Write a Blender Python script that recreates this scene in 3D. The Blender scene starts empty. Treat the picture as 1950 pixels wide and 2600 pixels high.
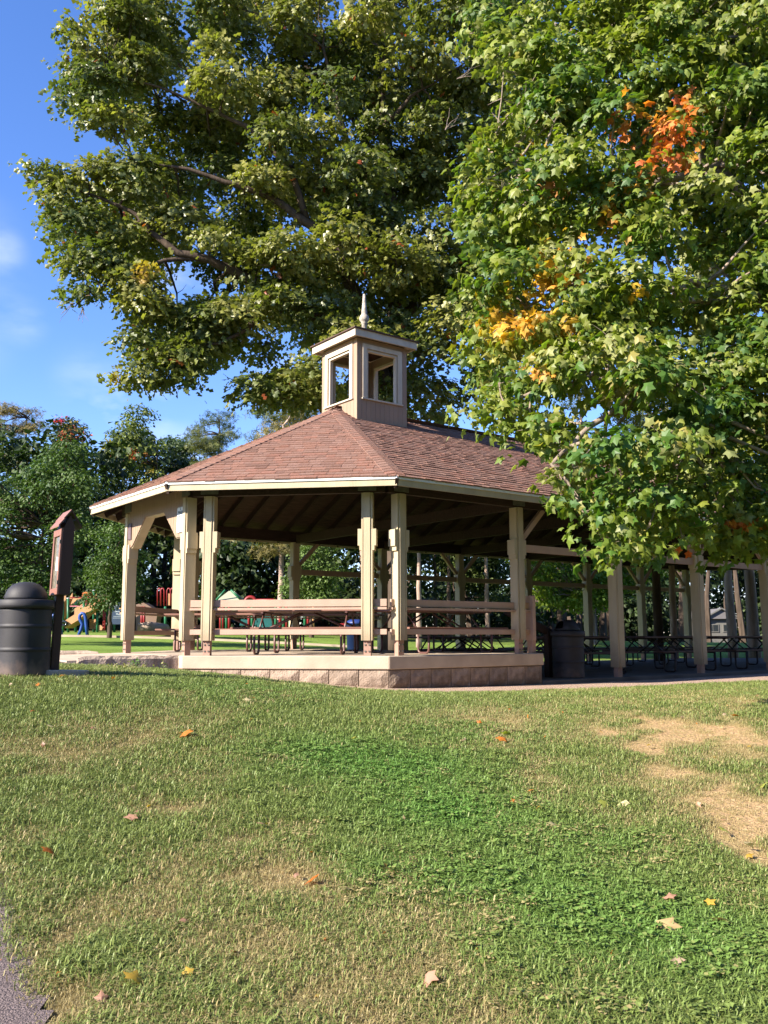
import bpy, math, random
import numpy as np
from mathutils import Vector, Matrix, Euler
sin, cos, pi, R = math.sin, math.cos, math.pi, math.radians
rng = np.random.default_rng(7); random.seed(7)
S = bpy.context.scene
# ------------------------------------------------------------------ camera, sky, sun
FPX, PITCH, ROLL, EYE = 2292.0, 0.1360, 0.0019, 1.5
cam = bpy.data.cameras.new('camera'); cam_ob = bpy.data.objects.new('camera', cam); S.collection.objects.link(cam_ob)
cam.sensor_fit = 'VERTICAL'; cam.sensor_height = 36; cam.lens = 36*FPX/2600; cam.clip_start = .05; cam.clip_end = 3000
rt = Vector((cos(ROLL), sin(ROLL)*sin(PITCH), -sin(ROLL)*cos(PITCH)))
up = Vector((sin(ROLL), -cos(ROLL)*sin(PITCH), cos(ROLL)*cos(PITCH)))
fw = Vector((0, cos(PITCH), sin(PITCH)))
M = Matrix((rt, up, -fw)).transposed().to_4x4(); M.translation = (0, 0, EYE); cam_ob.matrix_world = M
S.camera = cam_ob
SUN_EL, SUN_XY = R(29.9), (-.849, -.528)
AZ = math.atan2(SUN_XY[0], SUN_XY[1])
w = bpy.data.worlds.new('World'); S.world = w; w.use_nodes = True
wt = w.node_tree; wt.nodes.clear()
def wn(t): return wt.nodes.new(t)
sky = wn('ShaderNodeTexSky'); sky.sky_type = 'NISHITA'; sky.sun_disc = False
sky.sun_elevation = SUN_EL; sky.sun_rotation = AZ % (2*pi); sky.altitude = 400; sky.air_density = 1.0; sky.dust_density = .25; sky.ozone_density = 2.2
hs = wn('ShaderNodeHueSaturation'); hs.inputs['Saturation'].default_value = 1.18; hs.inputs['Value'].default_value = 1.0
bg = wn('ShaderNodeBackground'); bg.inputs[1].default_value = .080
wo = wn('ShaderNodeOutputWorld')
tc = wn('ShaderNodeTexCoord'); nz = wn('ShaderNodeTexNoise'); nz.inputs['Scale'].default_value = 9; nz.inputs['Detail'].default_value = 5
mp = wn('ShaderNodeMapping'); mp.inputs['Scale'].default_value = (1, 1, 2.2)
wt.links.new(tc.outputs['Generated'], mp.inputs[0]); wt.links.new(mp.outputs[0], nz.inputs[0])
acc = None
def ray(px, py):
    a, b = px-975, 1300-py
    uu = a*cos(ROLL)+b*sin(ROLL); v = -a*sin(ROLL)+b*cos(ROLL)
    return Vector((uu/FPX, cos(PITCH)-v/FPX*sin(PITCH), sin(PITCH)+v/FPX*cos(PITCH)))
for (px, py, rad, st) in ((2, 635, .030, .3), (62, 818, .032, .28), (350, 1035, .055, .7), (250, 1085, .05, .4), (470, 1150, .05, .3), (700, 930, .05, .3), (-300, 700, .15, .6), (2300, 400, .18, .6), (450, 720, .05, .5), (230, 960, .05, .2)):
    d = ray(px, py).normalized()
    vm = wn('ShaderNodeVectorMath'); vm.operation = 'DISTANCE'; vm.inputs[1].default_value = d
    wt.links.new(tc.outputs['Generated'], vm.inputs[0])
    mr = wn('ShaderNodeMapRange'); mr.interpolation_type = 'SMOOTHSTEP'
    mr.inputs['From Min'].default_value = 0; mr.inputs['From Max'].default_value = rad; mr.inputs['To Min'].default_value = st; mr.inputs['To Max'].default_value = 0
    wt.links.new(vm.outputs['Value'], mr.inputs['Value'])
    if acc is None: acc = mr.outputs[0]
    else:
        ad = wn('ShaderNodeMath'); ad.operation = 'ADD'; wt.links.new(acc, ad.inputs[0]); wt.links.new(mr.outputs[0], ad.inputs[1]); acc = ad.outputs[0]
rr = wn('ShaderNodeMapRange'); rr.inputs['From Min'].default_value = .42; rr.inputs['From Max'].default_value = .66
wt.links.new(nz.outputs[0], rr.inputs[0])
mu = wn('ShaderNodeMath'); mu.operation = 'MULTIPLY'; mu.use_clamp = True; wt.links.new(acc, mu.inputs[0]); wt.links.new(rr.outputs[0], mu.inputs[1])
mx = wn('ShaderNodeMix'); mx.data_type = 'RGBA'; mx.inputs[7].default_value = (5.2, 5.6, 6.8, 1)
wt.links.new(sky.outputs[0], hs.inputs['Color']); gn = wn('ShaderNodeMix'); gn.data_type = 'RGBA'; gn.blend_type = 'MULTIPLY'; gn.inputs[0].default_value = 1; gn.inputs[7].default_value = (1.12, 1.08, 1.38, 1); wt.links.new(hs.outputs[0], gn.inputs[6]); wt.links.new(gn.outputs[2], mx.inputs[6]); wt.links.new(mu.outputs[0], mx.inputs[0])
wt.links.new(mx.outputs[2], bg.inputs[0]); wt.links.new(bg.outputs[0], wo.inputs[0])
sd = Vector((SUN_XY[0]*cos(SUN_EL), SUN_XY[1]*cos(SUN_EL), sin(SUN_EL)))
sl = bpy.data.lights.new('sun', 'SUN'); sl.energy = 5.0; sl.angle = R(.5); sl.color = (1, .91, .78)
so = bpy.data.objects.new('sun', sl); S.collection.objects.link(so); so.rotation_euler = sd.to_track_quat('Z', 'Y').to_euler(); so.location = (-30, -15, 30)
vs = S.view_settings; vs.view_transform = 'Standard'; vs.look = 'None'; vs.gamma = 1; vs.use_curve_mapping = False; vs.exposure = 1.55
S.cycles.max_bounces = 8; S.cycles.transparent_max_bounces = 8; S.cycles.use_denoising = True
# ------------------------------------------------------------------ helpers
C = S.collection
def at(px, py, Y):
    d = ray(px, py); k = Y/d[1]; return Vector((d[0]*k, Y, EYE+d[2]*k))
def tag(o, label=None, cat=None, group=None, kind=None):
    if label: o['label'] = label
    if cat: o['category'] = cat
    if group: o['group'] = group
    if kind: o['kind'] = kind
    return o
def empty(name, loc, label, cat, group=None, rz=0):
    o = bpy.data.objects.new(name, None); C.objects.link(o); o.location = loc; o.rotation_euler = (0, 0, rz); o.empty_display_size = .2
    return tag(o, label, cat, group)
class MB:
    def __init__(s): s.v = []; s.f = []; s.org = (0, 0, 0)
    def poly(s, pts):
        b = len(s.v); s.v += [tuple(p) for p in pts]; s.f.append(tuple(range(b, b+len(pts))))
    def hexa(s, p):      # 8 points: bottom 4 ccw, top 4 ccw
        b = len(s.v); s.v += [tuple(q) for q in p]
        s.f += [tuple(b+i for i in q) for q in ((3, 2, 1, 0), (4, 5, 6, 7), (0, 1, 5, 4), (1, 2, 6, 5), (2, 3, 7, 6), (3, 0, 4, 7))]
    def box(s, x0, x1, y0, y1, z0, z1, rz=0, c=None):
        p = [(x0, y0, z0), (x1, y0, z0), (x1, y1, z0), (x0, y1, z0), (x0, y0, z1), (x1, y0, z1), (x1, y1, z1), (x0, y1, z1)]
        if rz or c:
            c = c or (0, 0)
            p = [(c[0]+x*cos(rz)-y*sin(rz), c[1]+x*sin(rz)+y*cos(rz), z) for x, y, z in p]
        s.hexa(p)
    def beam(s, a, b, wd, ht, upv=(0, 0, 1)):   # box from a to b, wd sideways, ht along up
        a, b = Vector(a), Vector(b); d = (b-a).normalized(); sd_ = d.cross(Vector(upv))
        if sd_.length < 1e-4: sd_ = Vector((1, 0, 0))
        sd_.normalize(); u_ = sd_.cross(d).normalized(); p = []
        for q in (a, b):
            for i, j in ((-1, -1), (1, -1), (1, 1), (-1, 1)): p.append(q+sd_*i*wd/2+u_*j*ht/2)
        s.hexa(p)
    def prism(s, pts, z0, z1):
        n = len(pts); b = len(s.v); s.v += [(x, y, z0) for x, y in pts]+[(x, y, z1) for x, y in pts]
        s.f.append(tuple(b+i for i in reversed(range(n)))); s.f.append(tuple(b+n+i for i in range(n)))
        for i in range(n): j = (i+1) % n; s.f.append((b+i, b+j, b+n+j, b+n+i))
    def extr(s, pts, dv):    # any planar polygon extruded by dv
        n = len(pts); b = len(s.v); dv = Vector(dv); s.v += [tuple(p) for p in pts]+[tuple(Vector(p)+dv) for p in pts]
        s.f.append(tuple(b+i for i in range(n))); s.f.append(tuple(b+n+i for i in reversed(range(n))))
        for i in range(n): j = (i+1) % n; s.f.append((b+j, b+i, b+n+i, b+n+j))
    def tube(s, path, r, n=8, cap=True):
        path = [Vector(p) for p in path]; rs = r if isinstance(r, (list, tuple)) else [r]*len(path)
        b = len(s.v); prev = None
        for i, p in enumerate(path):
            t = (path[min(i+1, len(path)-1)]-path[max(i-1, 0)]).normalized()
            if prev is None: u_ = t.orthogonal().normalized()
            else:
                u_ = prev-t*prev.dot(t); u_ = u_.normalized() if u_.length > 1e-6 else t.orthogonal().normalized()
            prev = u_; v_ = t.cross(u_)
            for k in range(n): a = 2*pi*k/n; s.v.append(tuple(p+(u_*cos(a)+v_*sin(a))*rs[i]))
        for i in range(len(path)-1):
            for k in range(n):
                k2 = (k+1) % n; s.f.append((b+i*n+k, b+i*n+k2, b+(i+1)*n+k2, b+(i+1)*n+k))
        if cap: s.f.append(tuple(b+k for k in reversed(range(n)))); s.f.append(tuple(b+(len(path)-1)*n+k for k in range(n)))
    def lathe(s, prof, n=32, c=(0, 0)):
        b = len(s.v)
        for r, z in prof:
            for k in range(n): a = 2*pi*k/n; s.v.append((c[0]+r*cos(a), c[1]+r*sin(a), z))
        for i in range(len(prof)-1):
            for k in range(n): k2 = (k+1) % n; s.f.append((b+i*n+k, b+i*n+k2, b+(i+1)*n+k2, b+(i+1)*n+k))
    def mesh(s, name, m, smooth=False):
        me = bpy.data.meshes.new(name); me.from_pydata(s.v, [], s.f); me.materials.append(m)
        if smooth: me.shade_smooth() if hasattr(me, 'shade_smooth') else me.polygons.foreach_set('use_smooth', [True]*len(me.polygons))
        me.update(); return me
    def build(s, name, m, parent=None, smooth=False, bevel=0, loc=None):
        o = bpy.data.objects.new(name, s.mesh(name, m, smooth)); C.objects.link(o)
        if parent is not None: o.parent = parent
        if loc is not None: o.location = loc
        if bevel:
            md = o.modifiers.new('bevel', 'BEVEL'); md.width = bevel; md.segments = 1; md.limit_method = 'ANGLE'; md.angle_limit = R(40)
        return o
def copy_tree(o, parent=None):
    c = o.copy(); C.objects.link(c)
    if parent is not None: c.parent = parent
    for ch in [x for x in bpy.data.objects if x.parent == o]: copy_tree(ch, c)
    return c
def link_copy(o, parent, **kw):
    c = o.copy(); C.objects.link(c); c.parent = parent
    for k, v in kw.items(): setattr(c, k, v)
    return c
# ------------------------------------------------------------------ materials
def mat(name, col, rough=.7, var=.15, scale=6, bump=0, bscale=40, spec=.3, metal=0, stretch=(1, 1, 1), col2=None, detail=5, obj_rand=0, attr=None):
    m = bpy.data.materials.new(name); m.use_nodes = True; nt = m.node_tree; N = nt.nodes; L = nt.links
    b = N['Principled BSDF']; b.inputs['Roughness'].default_value = rough; b.inputs['Specular IOR Level'].default_value = spec; b.inputs['Metallic'].default_value = metal
    t = N.new('ShaderNodeTexCoord'); mp = N.new('ShaderNodeMapping'); mp.inputs['Scale'].default_value = stretch; L.new(t.outputs['Object'], mp.inputs[0])
    n = N.new('ShaderNodeTexNoise'); n.inputs['Scale'].default_value = scale; n.inputs['Detail'].default_value = detail; L.new(mp.outputs[0], n.inputs[0])
    cr = N.new('ShaderNodeValToRGB'); cr.color_ramp.elements[0].position = .3; cr.color_ramp.elements[1].position = .7
    c2 = col2 or tuple(min(1, c*(1+var)) for c in col); c1 = col if col2 else tuple(c*(1-var) for c in col)
    cr.color_ramp.elements[0].color = (*c1, 1); cr.color_ramp.elements[1].color = (*c2, 1); L.new(n.outputs[0], cr.inputs[0])
    out = cr.outputs[0]
    if obj_rand:
        oi = N.new('ShaderNodeObjectInfo'); mr = N.new('ShaderNodeMapRange'); mr.inputs['To Min'].default_value = 1-obj_rand; mr.inputs['To Max'].default_value = 1+obj_rand
        L.new(oi.outputs['Random'], mr.inputs[0]); h = N.new('ShaderNodeHueSaturation'); L.new(mr.outputs[0], h.inputs['Value']); L.new(out, h.inputs['Color']); out = h.outputs[0]
    if attr:
        a = N.new('ShaderNodeAttribute'); a.attribute_name = attr; x = N.new('ShaderNodeMix'); x.data_type = 'RGBA'; x.blend_type = 'MULTIPLY'; x.inputs[0].default_value = 1
        L.new(out, x.inputs[6]); L.new(a.outputs['Color'], x.inputs[7]); out = x.outputs[2]
    L.new(out, b.inputs['Base Color'])
    if bump:
        n2 = N.new('ShaderNodeTexNoise'); n2.inputs['Scale'].default_value = bscale; n2.inputs['Detail'].default_value = 6; L.new(mp.outputs[0], n2.inputs[0])
        bp = N.new('ShaderNodeBump'); bp.inputs['Strength'].default_value = bump; bp.inputs['Distance'].default_value = .02; L.new(n2.outputs[0], bp.inputs['Height']); L.new(bp.outputs[0], b.inputs['Normal'])
    return m
PAINT = mat('tan_paint', (.44, .365, .24), .55, .13, 5, .12, 60, stretch=(1, 1, .15))
PAINT2 = mat('pinkish_brown_paint', (.39, .265, .20), .6, .08, 4, .12, 60)
BRACKET = mat('brown_steel', (.33, .2, .15), .5, .12, 8)
SIDING = mat('siding_paint', (.30, .205, .14), .65, .08, 4, .15, 50, stretch=(1, 1, .1))
TRIM = mat('pale_trim_paint', (.52, .44, .335), .6, .12, 6, .2, 50, stretch=(1, 1, .3))
WHITE = mat('aluminium_edge', (.72, .72, .7), .35, .1, 8, spec=.5)
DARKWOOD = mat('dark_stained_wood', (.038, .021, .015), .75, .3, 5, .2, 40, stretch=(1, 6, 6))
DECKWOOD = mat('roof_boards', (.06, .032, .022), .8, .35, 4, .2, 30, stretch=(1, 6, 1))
PLATE = mat('steel_plate', (.12, .12, .10), .5, .2, 10)
SHING = mat('red_brown_shingle', (.235, .135, .103), .9, .22, 60, .6, 220, spec=.12, obj_rand=.0, attr='tint')
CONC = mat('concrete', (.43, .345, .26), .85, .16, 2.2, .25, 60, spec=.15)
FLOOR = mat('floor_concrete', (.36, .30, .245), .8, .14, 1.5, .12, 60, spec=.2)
BLOCK = mat('split_face_block', (.28, .215, .165), .95, .3, 9, 1., 45, spec=.1, obj_rand=.17)
CURB = mat('weathered_curb_stone', (.36, .28, .22), .95, .3, 12, .8, 40, spec=.1)
GRAVEL = mat('gravel_dirt', (.42, .30, .23), .95, .3, 50, .8, 120, spec=.1)
ASPH = mat('asphalt', (.085, .07, .07), .95, .5, 110, 1., 130, spec=.15, col2=(.25, .195, .185))
DRUM = mat('black_plastic', (.020, .0185, .022), .62, .4, 3, .05, 60, spec=.45)
def add_dust(m, z0, z1, col):
    nt = m.node_tree; N = nt.nodes; L = nt.links; b = N['Principled BSDF']; src = b.inputs['Base Color'].links[0].from_socket
    t = N.new('ShaderNodeTexCoord'); sp_ = N.new('ShaderNodeSeparateXYZ'); L.new(t.outputs['Object'], sp_.inputs[0]); n = N.new('ShaderNodeTexNoise'); n.inputs['Scale'].default_value = 9; n.inputs['Detail'].default_value = 8; L.new(t.outputs['Object'], n.inputs[0])
    ad = N.new('ShaderNodeMath'); ad.operation = 'MULTIPLY_ADD'; L.new(n.outputs[0], ad.inputs[0]); ad.inputs[1].default_value = .35; L.new(sp_.outputs[2], ad.inputs[2])
    mr = N.new('ShaderNodeMapRange'); mr.inputs['From Min'].default_value = z0; mr.inputs['From Max'].default_value = z1; mr.inputs['To Min'].default_value = .75; mr.inputs['To Max'].default_value = 0; L.new(ad.outputs[0], mr.inputs[0])
    x = N.new('ShaderNodeMix'); x.data_type = 'RGBA'; L.new(mr.outputs[0], x.inputs[0]); L.new(src, x.inputs[6]); x.inputs[7].default_value = (*col, 1); L.new(x.outputs[2], b.inputs['Base Color'])
add_dust(DRUM, .14, .36, (.17, .115, .09)); add_dust(PAINT, .36, .85, (.24, .175, .11)); add_dust(BLOCK, .12, .42, (.15, .10, .07))
DRUMD = mat('dusty_black_plastic', (.06, .05, .05), .6, .4, 5)
KBROWN = mat('kiosk_brown_paint', (.06, .03, .024), .5, .15, 6, .1, 60, stretch=(1, 1, .1))
KTRIM = mat('kiosk_red_brown_trim', (.235, .11, .08), .5, .1, 6)
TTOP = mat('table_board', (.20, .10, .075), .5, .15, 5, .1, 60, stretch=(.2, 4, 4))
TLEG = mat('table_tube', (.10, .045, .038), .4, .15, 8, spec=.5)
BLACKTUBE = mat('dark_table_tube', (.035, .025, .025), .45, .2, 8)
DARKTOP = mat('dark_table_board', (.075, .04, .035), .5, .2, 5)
def leafmat(name, rough=.42, trans=.32, spec=.5):
    m = bpy.data.materials.new(name); m.use_nodes = True; nt = m.node_tree; N = nt.nodes; L = nt.links
    b = N['Principled BSDF']; b.inputs['Roughness'].default_value = rough; b.inputs['Specular IOR Level'].default_value = spec
    a = N.new('ShaderNodeAttribute'); a.attribute_name = 'tint'; L.new(a.outputs['Color'], b.inputs['Base Color'])
    tr = N.new('ShaderNodeBsdfTranslucent'); g = N.new('ShaderNodeMix'); g.data_type = 'RGBA'; g.blend_type = 'MULTIPLY'; g.inputs[0].default_value = 1; g.inputs[7].default_value = (1.5, 1.75, .6, 1)
    L.new(a.outputs['Color'], g.inputs[6]); L.new(g.outputs[2], tr.inputs[0])
    mx = N.new('ShaderNodeMixShader'); mx.inputs[0].default_value = trans; L.new(b.outputs[0], mx.inputs[1]); L.new(tr.outputs[0], mx.inputs[2]); L.new(mx.outputs[0], N['Material Output'].inputs[0])
    return m
LEAF = leafmat('leaf'); LEAFM = leafmat('maple_leaf_surface', .5, .34, .4); LEAFF = leafmat('far_leaf', .55, .22, .3)
BARK = mat('bark', (.075, .055, .042), .95, .35, 7, 1., 16, spec=.1, stretch=(1, 1, .18))
BARKP = mat('pale_bark', (.34, .25, .2), .95, .35, 9, 1., 22, spec=.1, stretch=(1, 1, .15))
BARKG = mat('grey_branch', (.24, .19, .15), .9, .3, 12, .6, 40, spec=.1)
def plain(name, col, rough=.45, spec=.4): return mat(name, col, rough, .06, 3, spec=spec)
PGREEN = plain('green_steel', (.02, .13, .06)); PTAN = plain('tan_plastic', (.46, .25, .12)); PRED = plain('red_steel', (.22, .015, .018)); PBLUE = plain('blue_steel', (.015, .06, .26))
PORANGE = plain('orange_plastic', (.5, .16, .03)); PTEAL = plain('teal_plastic', (.015, .10, .10)); PCANOPY = plain('pale_green_canopy', (.34, .36, .25)); SIGNB = plain('sign_navy', (.03, .05, .09)); INK = plain('white_ink', (.6, .68, .72)); INKD = plain('dark_green_ink', (.02, .05, .03)); BLUEBIN = plain('blue_plastic', (.015, .035, .16))
SIGNW = plain('sign_white', (.8, .8, .77)); HOUSEW = plain('house_white', (.15, .145, .13)); HOUSEG = plain('house_grey', (.08, .08, .09)); HROOF = plain('house_roof', (.16, .15, .15)); GLASSD = plain('dark_pane', (.02, .025, .03), .1, .6)
SUNINK = plain('sun_emblem', (.65, .4, .15))
# ------------------------------------------------------------------ terrain
CP = np.array([(0, 0, 0), (-3, 0, .0), (3, 0, 0), (-4, 4, .38), (0, 4, .31), (4, 4, .27), (-2, 7, .70), (-3.8, 9.7, 1.09), (-5, 9.5, 1.1), (0, 9.7, .80), (0, 11, .78), (0, 7, .58), (4, 10, .76), (4, 11.5, .75), (4, 7, .52), (8, 9.7, .68), (8, 13, .75), (-1.7, 10.3, .97), (-1.8, 12, .94), (2, 11.5, .76),
  (-3.1, 13.6, .96), (-1.6, 13.3, .83), (-2.8, 10.8, 1.04), (0.1, 12.9, .70), (1.5, 13.7, .67), (3, 14.4, .66), (5, 15.6, .66), (8, 17.6, .68), (11, 20, .68), (-6, 13.5, 1.15), (-10, 14, 1.2), (-5, 15.5, 1.08), (-5.5, 18, 1.1),
  (-4, 22, 1.06), (0, 24.5, .95), (3, 26, .78), (6, 29, .66), (9, 31, .66), (12, 33, .68), (4, 22, .6), (8, 25, .6), (-10, 22, 1.25), (-10, 30, 1.46), (-13, 36, 1.64), (-7, 36, 1.6), (-2, 30, 1.15), (0, 38, 1.35), (-6, 45, 1.7), (-25, 30, 1.5), (-30, 45, 1.7),
  (12, 45, 1.15), (22, 42, 1.1), (20, 32, .8), (30, 30, .9), (30, 0, .0), (-30, 0, .4), (0, -20, -.6), (-40, -30, 0), (40, -30, -.5), (0, 80, 1.9), (60, 80, 1.0), (30, 62, .75), (22, 62, .8), (-60, 80, 2.0), (60, 20, 1.0), (-60, 20, 1.2)])
def _ph(d): return np.where(d > 1e-9, d*d*np.log(d+1e-12), 0)
_n = len(CP); _d = np.hypot(CP[:, None, 0]-CP[None, :, 0], CP[:, None, 1]-CP[None, :, 1])
_A = np.zeros((_n+3, _n+3)); _A[:_n, :_n] = _ph(_d)+np.eye(_n)*.3; _A[:_n, _n] = 1; _A[:_n, _n+1:] = CP[:, :2]; _A[_n, :_n] = 1; _A[_n+1:, :_n] = CP[:, :2].T
_W = np.linalg.solve(_A, np.r_[CP[:, 2], 0, 0, 0])
def H(x, y):
    x = np.clip(np.asarray(x, float), -60, 60); y = np.clip(np.asarray(y, float), -30, 80)
    sh = x.shape; x = x.ravel(); y = y.ravel(); o = np.full(x.shape, _W[_n])+_W[_n+1]*x+_W[_n+2]*y
    for i in range(_n): o += _W[i]*_ph(np.hypot(x-CP[i, 0], y-CP[i, 1]))
    return o.reshape(sh)
def h(x, y): return float(H(np.array([x]), np.array([y]))[0])
def ground_at(px, py):      # point of the terrain seen at a pixel
    d = ray(px, py); ks = np.arange(2, 45, .02); zz = H(d[0]*ks, d[1]*ks); m_ = np.nonzero(EYE+d[2]*ks < zz)[0]; i = int(m_[0]) if len(m_) else len(ks)-1; k = float(ks[i])
    return Vector((d[0]*k, d[1]*k, float(zz[i])))
# dry straw patches of the lawn, world positions (x, y, rx, ry, strength)
def patches(P):
    out = []
    for px, py, rx, ry, st in P:
        g = ground_at(px, py); sc = g.y/FPX; out.append((g.x, g.y, rx*sc, ry, st))
    return out
DRY = patches([(1650, 1840, 120, .9, .9), (1850, 1870, 170, .9, .85), (1800, 1790, 180, .8, .6), (1640, 1905, 90, .6, .7), (1750, 1985, 110, .45, 1.), (1880, 2060, 130, .5, 1.05), (1960, 2110, 140, .5, 1.1), (1900, 2170, 80, .25, 1.0), (1500, 1790, 160, .7, .4), (1400, 1960, 130, .5, .45),
  (1270, 1830, 150, .9, .35), (1540, 1870, 90, .5, .6), (1750, 1760, 300, .5, .4), (650, 2120, 260, .4, .42), (520, 2210, 180, .3, .34), (800, 2240, 260, .35, .42), (1150, 2350, 200, .3, .35), (950, 2480, 300, .35, .18), (1200, 2540, 200, .3, .2), (430, 2060, 150, .4, .4), (200, 1900, 300, 1.2, .10), (600, 1860, 250, 1., .08), (300, 2330, 160, .25, .4), (60, 2180, 90, .4, .5), (150, 2420, 70, .4, .4), (170, 2560, 80, .25, .45), (700, 2380, 180, .3, .3), (1060, 2590, 500, .2, .2), (1200, 1760, 600, .5, .22)])
LUSH = patches([(1050, 1960, 220, .8, .8), (1150, 2080, 230, .5, .8), (800, 1920, 170, .7, .6), (1350, 2250, 330, .5, .5), (1700, 2400, 400, .5, .6), (640, 1760, 200, .8, .45), (1000, 2220, 220, .35, .3), (1180, 1860, 150, .4, .5), (1550, 2150, 200, .3, .4)])
def noise2(x, y, seed, sc):
    r_ = np.random.default_rng(seed); o = np.zeros_like(x)
    for i in range(10):
        a = r_.uniform(0, 2*pi); k = sc*r_.uniform(.5, 1.9); o += np.sin((x*cos(a)+y*sin(a))*k+r_.uniform(0, 6.28)+1.3*np.sin((x*sin(a*1.7)-y*cos(a))*k*.6+i))
    return o/3.2
def dryness(x, y):
    o = np.full(np.shape(x), .085)
    for cx, cy, rx, ry, st in DRY: o = o+st*np.exp(-((x-cx)/rx)**2-((y-cy)/ry)**2)
    l = np.zeros_like(o)
    for cx, cy, rx, ry, st in LUSH: l = l+st*np.exp(-((x-cx)/rx)**2-((y-cy)/ry)**2)
    nn = noise2(x, y, 3, 2.3)*.12+noise2(x, y, 4, 7)*.12+noise2(x, y, 6, 17)*.08
    return np.clip(o*(1+nn*2)+nn-l*.25, 0, 1.3), np.clip(l, 0, 1)
def grid_mesh(name, xs, ys, m, dz=0, tint=None, keep=None, zf=None):
    X, Y = np.meshgrid(xs, ys); Z = (zf or H)(X, Y)+dz; nx, ny = len(xs), len(ys)
    co = np.stack([X, Y, Z], -1).reshape(-1, 3); i = np.arange(nx*ny).reshape(ny, nx)
    q = np.stack([i[:-1, :-1], i[:-1, 1:], i[1:, 1:], i[1:, :-1]], -1).reshape(-1, 4)
    if keep is not None:
        c = co[q].mean(1); q = q[keep(c[:, 0], c[:, 1])]
    return np_mesh(name, co, q, m, tint(co[:, 0], co[:, 1]) if tint else None)
def np_mesh(name, co, q, m, tint=None, smooth=True):
    me = bpy.data.meshes.new(name); k = q.shape[1]
    me.vertices.add(len(co)); me.vertices.foreach_set('co', np.ascontiguousarray(co, dtype=np.float32).ravel())
    me.loops.add(q.size); me.loops.foreach_set('vertex_index', np.ascontiguousarray(q, dtype=np.int32).ravel())
    me.polygons.add(len(q)); me.polygons.foreach_set('loop_start', np.arange(0, q.size, k, dtype=np.int32)); me.polygons.foreach_set('loop_total', np.full(len(q), k, dtype=np.int32))
    me.polygons.foreach_set('use_smooth', np.full(len(q), smooth))
    if tint is not None:
        a = me.attributes.new('tint', 'FLOAT_COLOR', 'POINT'); a.data.foreach_set('color', np.c_[tint, np.ones(len(co))].astype(np.float32).ravel())
    me.materials.append(m); me.update(calc_edges=True); return me
def link(name, me, parent=None):
    o = bpy.data.objects.new(name, me); C.objects.link(o)
    if parent is not None: o.parent = parent
    return o
# pavilion frame: local x runs along the long axis from the near end, local y across to the far side
TH = .6472; UX = Vector((cos(TH), sin(TH), 0)); NX = Vector((-sin(TH), cos(TH), 0)); C0 = Vector((-4.446, 15.338, 0))
_B = Vector((.192, 13.464, 0)); C0 = _B+UX*(-2.569)+NX*4.29
def G(s, t, z): q = C0+UX*s+NX*t; return Vector((q.x, q.y, z))
def st(x, y): dx, dy = x-C0.x, y-C0.y; return dx*UX.x+dy*UX.y, dx*NX.x+dy*NX.y
SLAB, LOW, LEN = 1.19, .715, 24.5
# ground sheet
GM = bpy.data.materials.new('lawn_soil'); GM.use_nodes = True
def lawn_mat():
    nt = GM.node_tree; N = nt.nodes; L = nt.links; b = N['Principled BSDF']; b.inputs['Roughness'].default_value = .95; b.inputs['Specular IOR Level'].default_value = .05
    a = N.new('ShaderNodeAttribute'); a.attribute_name = 'tint'; t = N.new('ShaderNodeTexCoord')
    n = N.new('ShaderNodeTexNoise'); n.inputs['Scale'].default_value = 45; n.inputs['Detail'].default_value = 6; L.new(t.outputs['Object'], n.inputs[0])
    mr = N.new('ShaderNodeMapRange'); mr.inputs['From Min'].default_value = .3; mr.inputs['From Max'].default_value = .7; mr.inputs['To Min'].default_value = .55; mr.inputs['To Max'].default_value = 1.4; L.new(n.outputs[0], mr.inputs[0])
    h_ = N.new('ShaderNodeHueSaturation'); L.new(mr.outputs[0], h_.inputs['Value']); L.new(a.outputs['Color'], h_.inputs['Color']); L.new(h_.outputs[0], b.inputs['Base Color'])
    bp = N.new('ShaderNodeBump'); bp.inputs['Strength'].default_value = .8; bp.inputs['Distance'].default_value = .03; L.new(n.outputs[0], bp.inputs['Height']); L.new(bp.outputs[0], b.inputs['Normal'])
lawn_mat()
def ground_tint(x, y):
    d, l = dryness(x, y); d = np.clip(d, 0, 1)[:, None]; near = ((y > 1) & (y < 17))[:, None]
    g = np.array([.12, .14, .045]); s_ = np.array([.42, .28, .145]); far = np.array([.17, .25, .05])
    nn = (noise2(x, y, 9, 1.1)*.12)[:, None]
    dd = np.clip(d*1.25-.25, 0, 1); c = np.where(near, g*(1-dd)+s_*dd, far*(1+nn))
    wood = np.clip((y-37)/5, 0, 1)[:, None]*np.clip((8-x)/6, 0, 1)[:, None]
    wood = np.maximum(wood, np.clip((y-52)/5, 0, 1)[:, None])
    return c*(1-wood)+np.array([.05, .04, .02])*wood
def zf(X, Y):
    Z = H(X, Y); s_, t_ = st(X, Y)
    inside = (s_ > -.0) & (s_ < LEN) & (np.abs(t_) < 3.9); return np.where(inside, np.minimum(Z, .55), Z)
xs = np.unique(np.r_[-600, -400, -200, -100, np.arange(-60, -14, 2), np.arange(-14, 18, .25), np.arange(18, 62, 2), 100, 200, 400, 600])
ys = np.unique(np.r_[-300, -150, -60, np.arange(-30, 0, 2), np.arange(0, 36, .25), np.arange(36, 80, 1.5), 100, 150, 300, 700])
tag(link('ground', grid_mesh('ground', xs, ys, GM, tint=ground_tint, zf=zf)), kind='structure')
def inpoly(x, y, P):
    x = np.asarray(x); r_ = np.zeros(x.shape, bool); n_ = len(P)
    for i in range(n_):
        x1, y1 = P[i][:2]; x2, y2 = P[(i+1) % n_][:2]
        r_ ^= ((y1 > y) != (y2 > y)) & (x < (x2-x1)*(y-y1)/((y2-y1) or 1e-9)+x1)
    return r_
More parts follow.
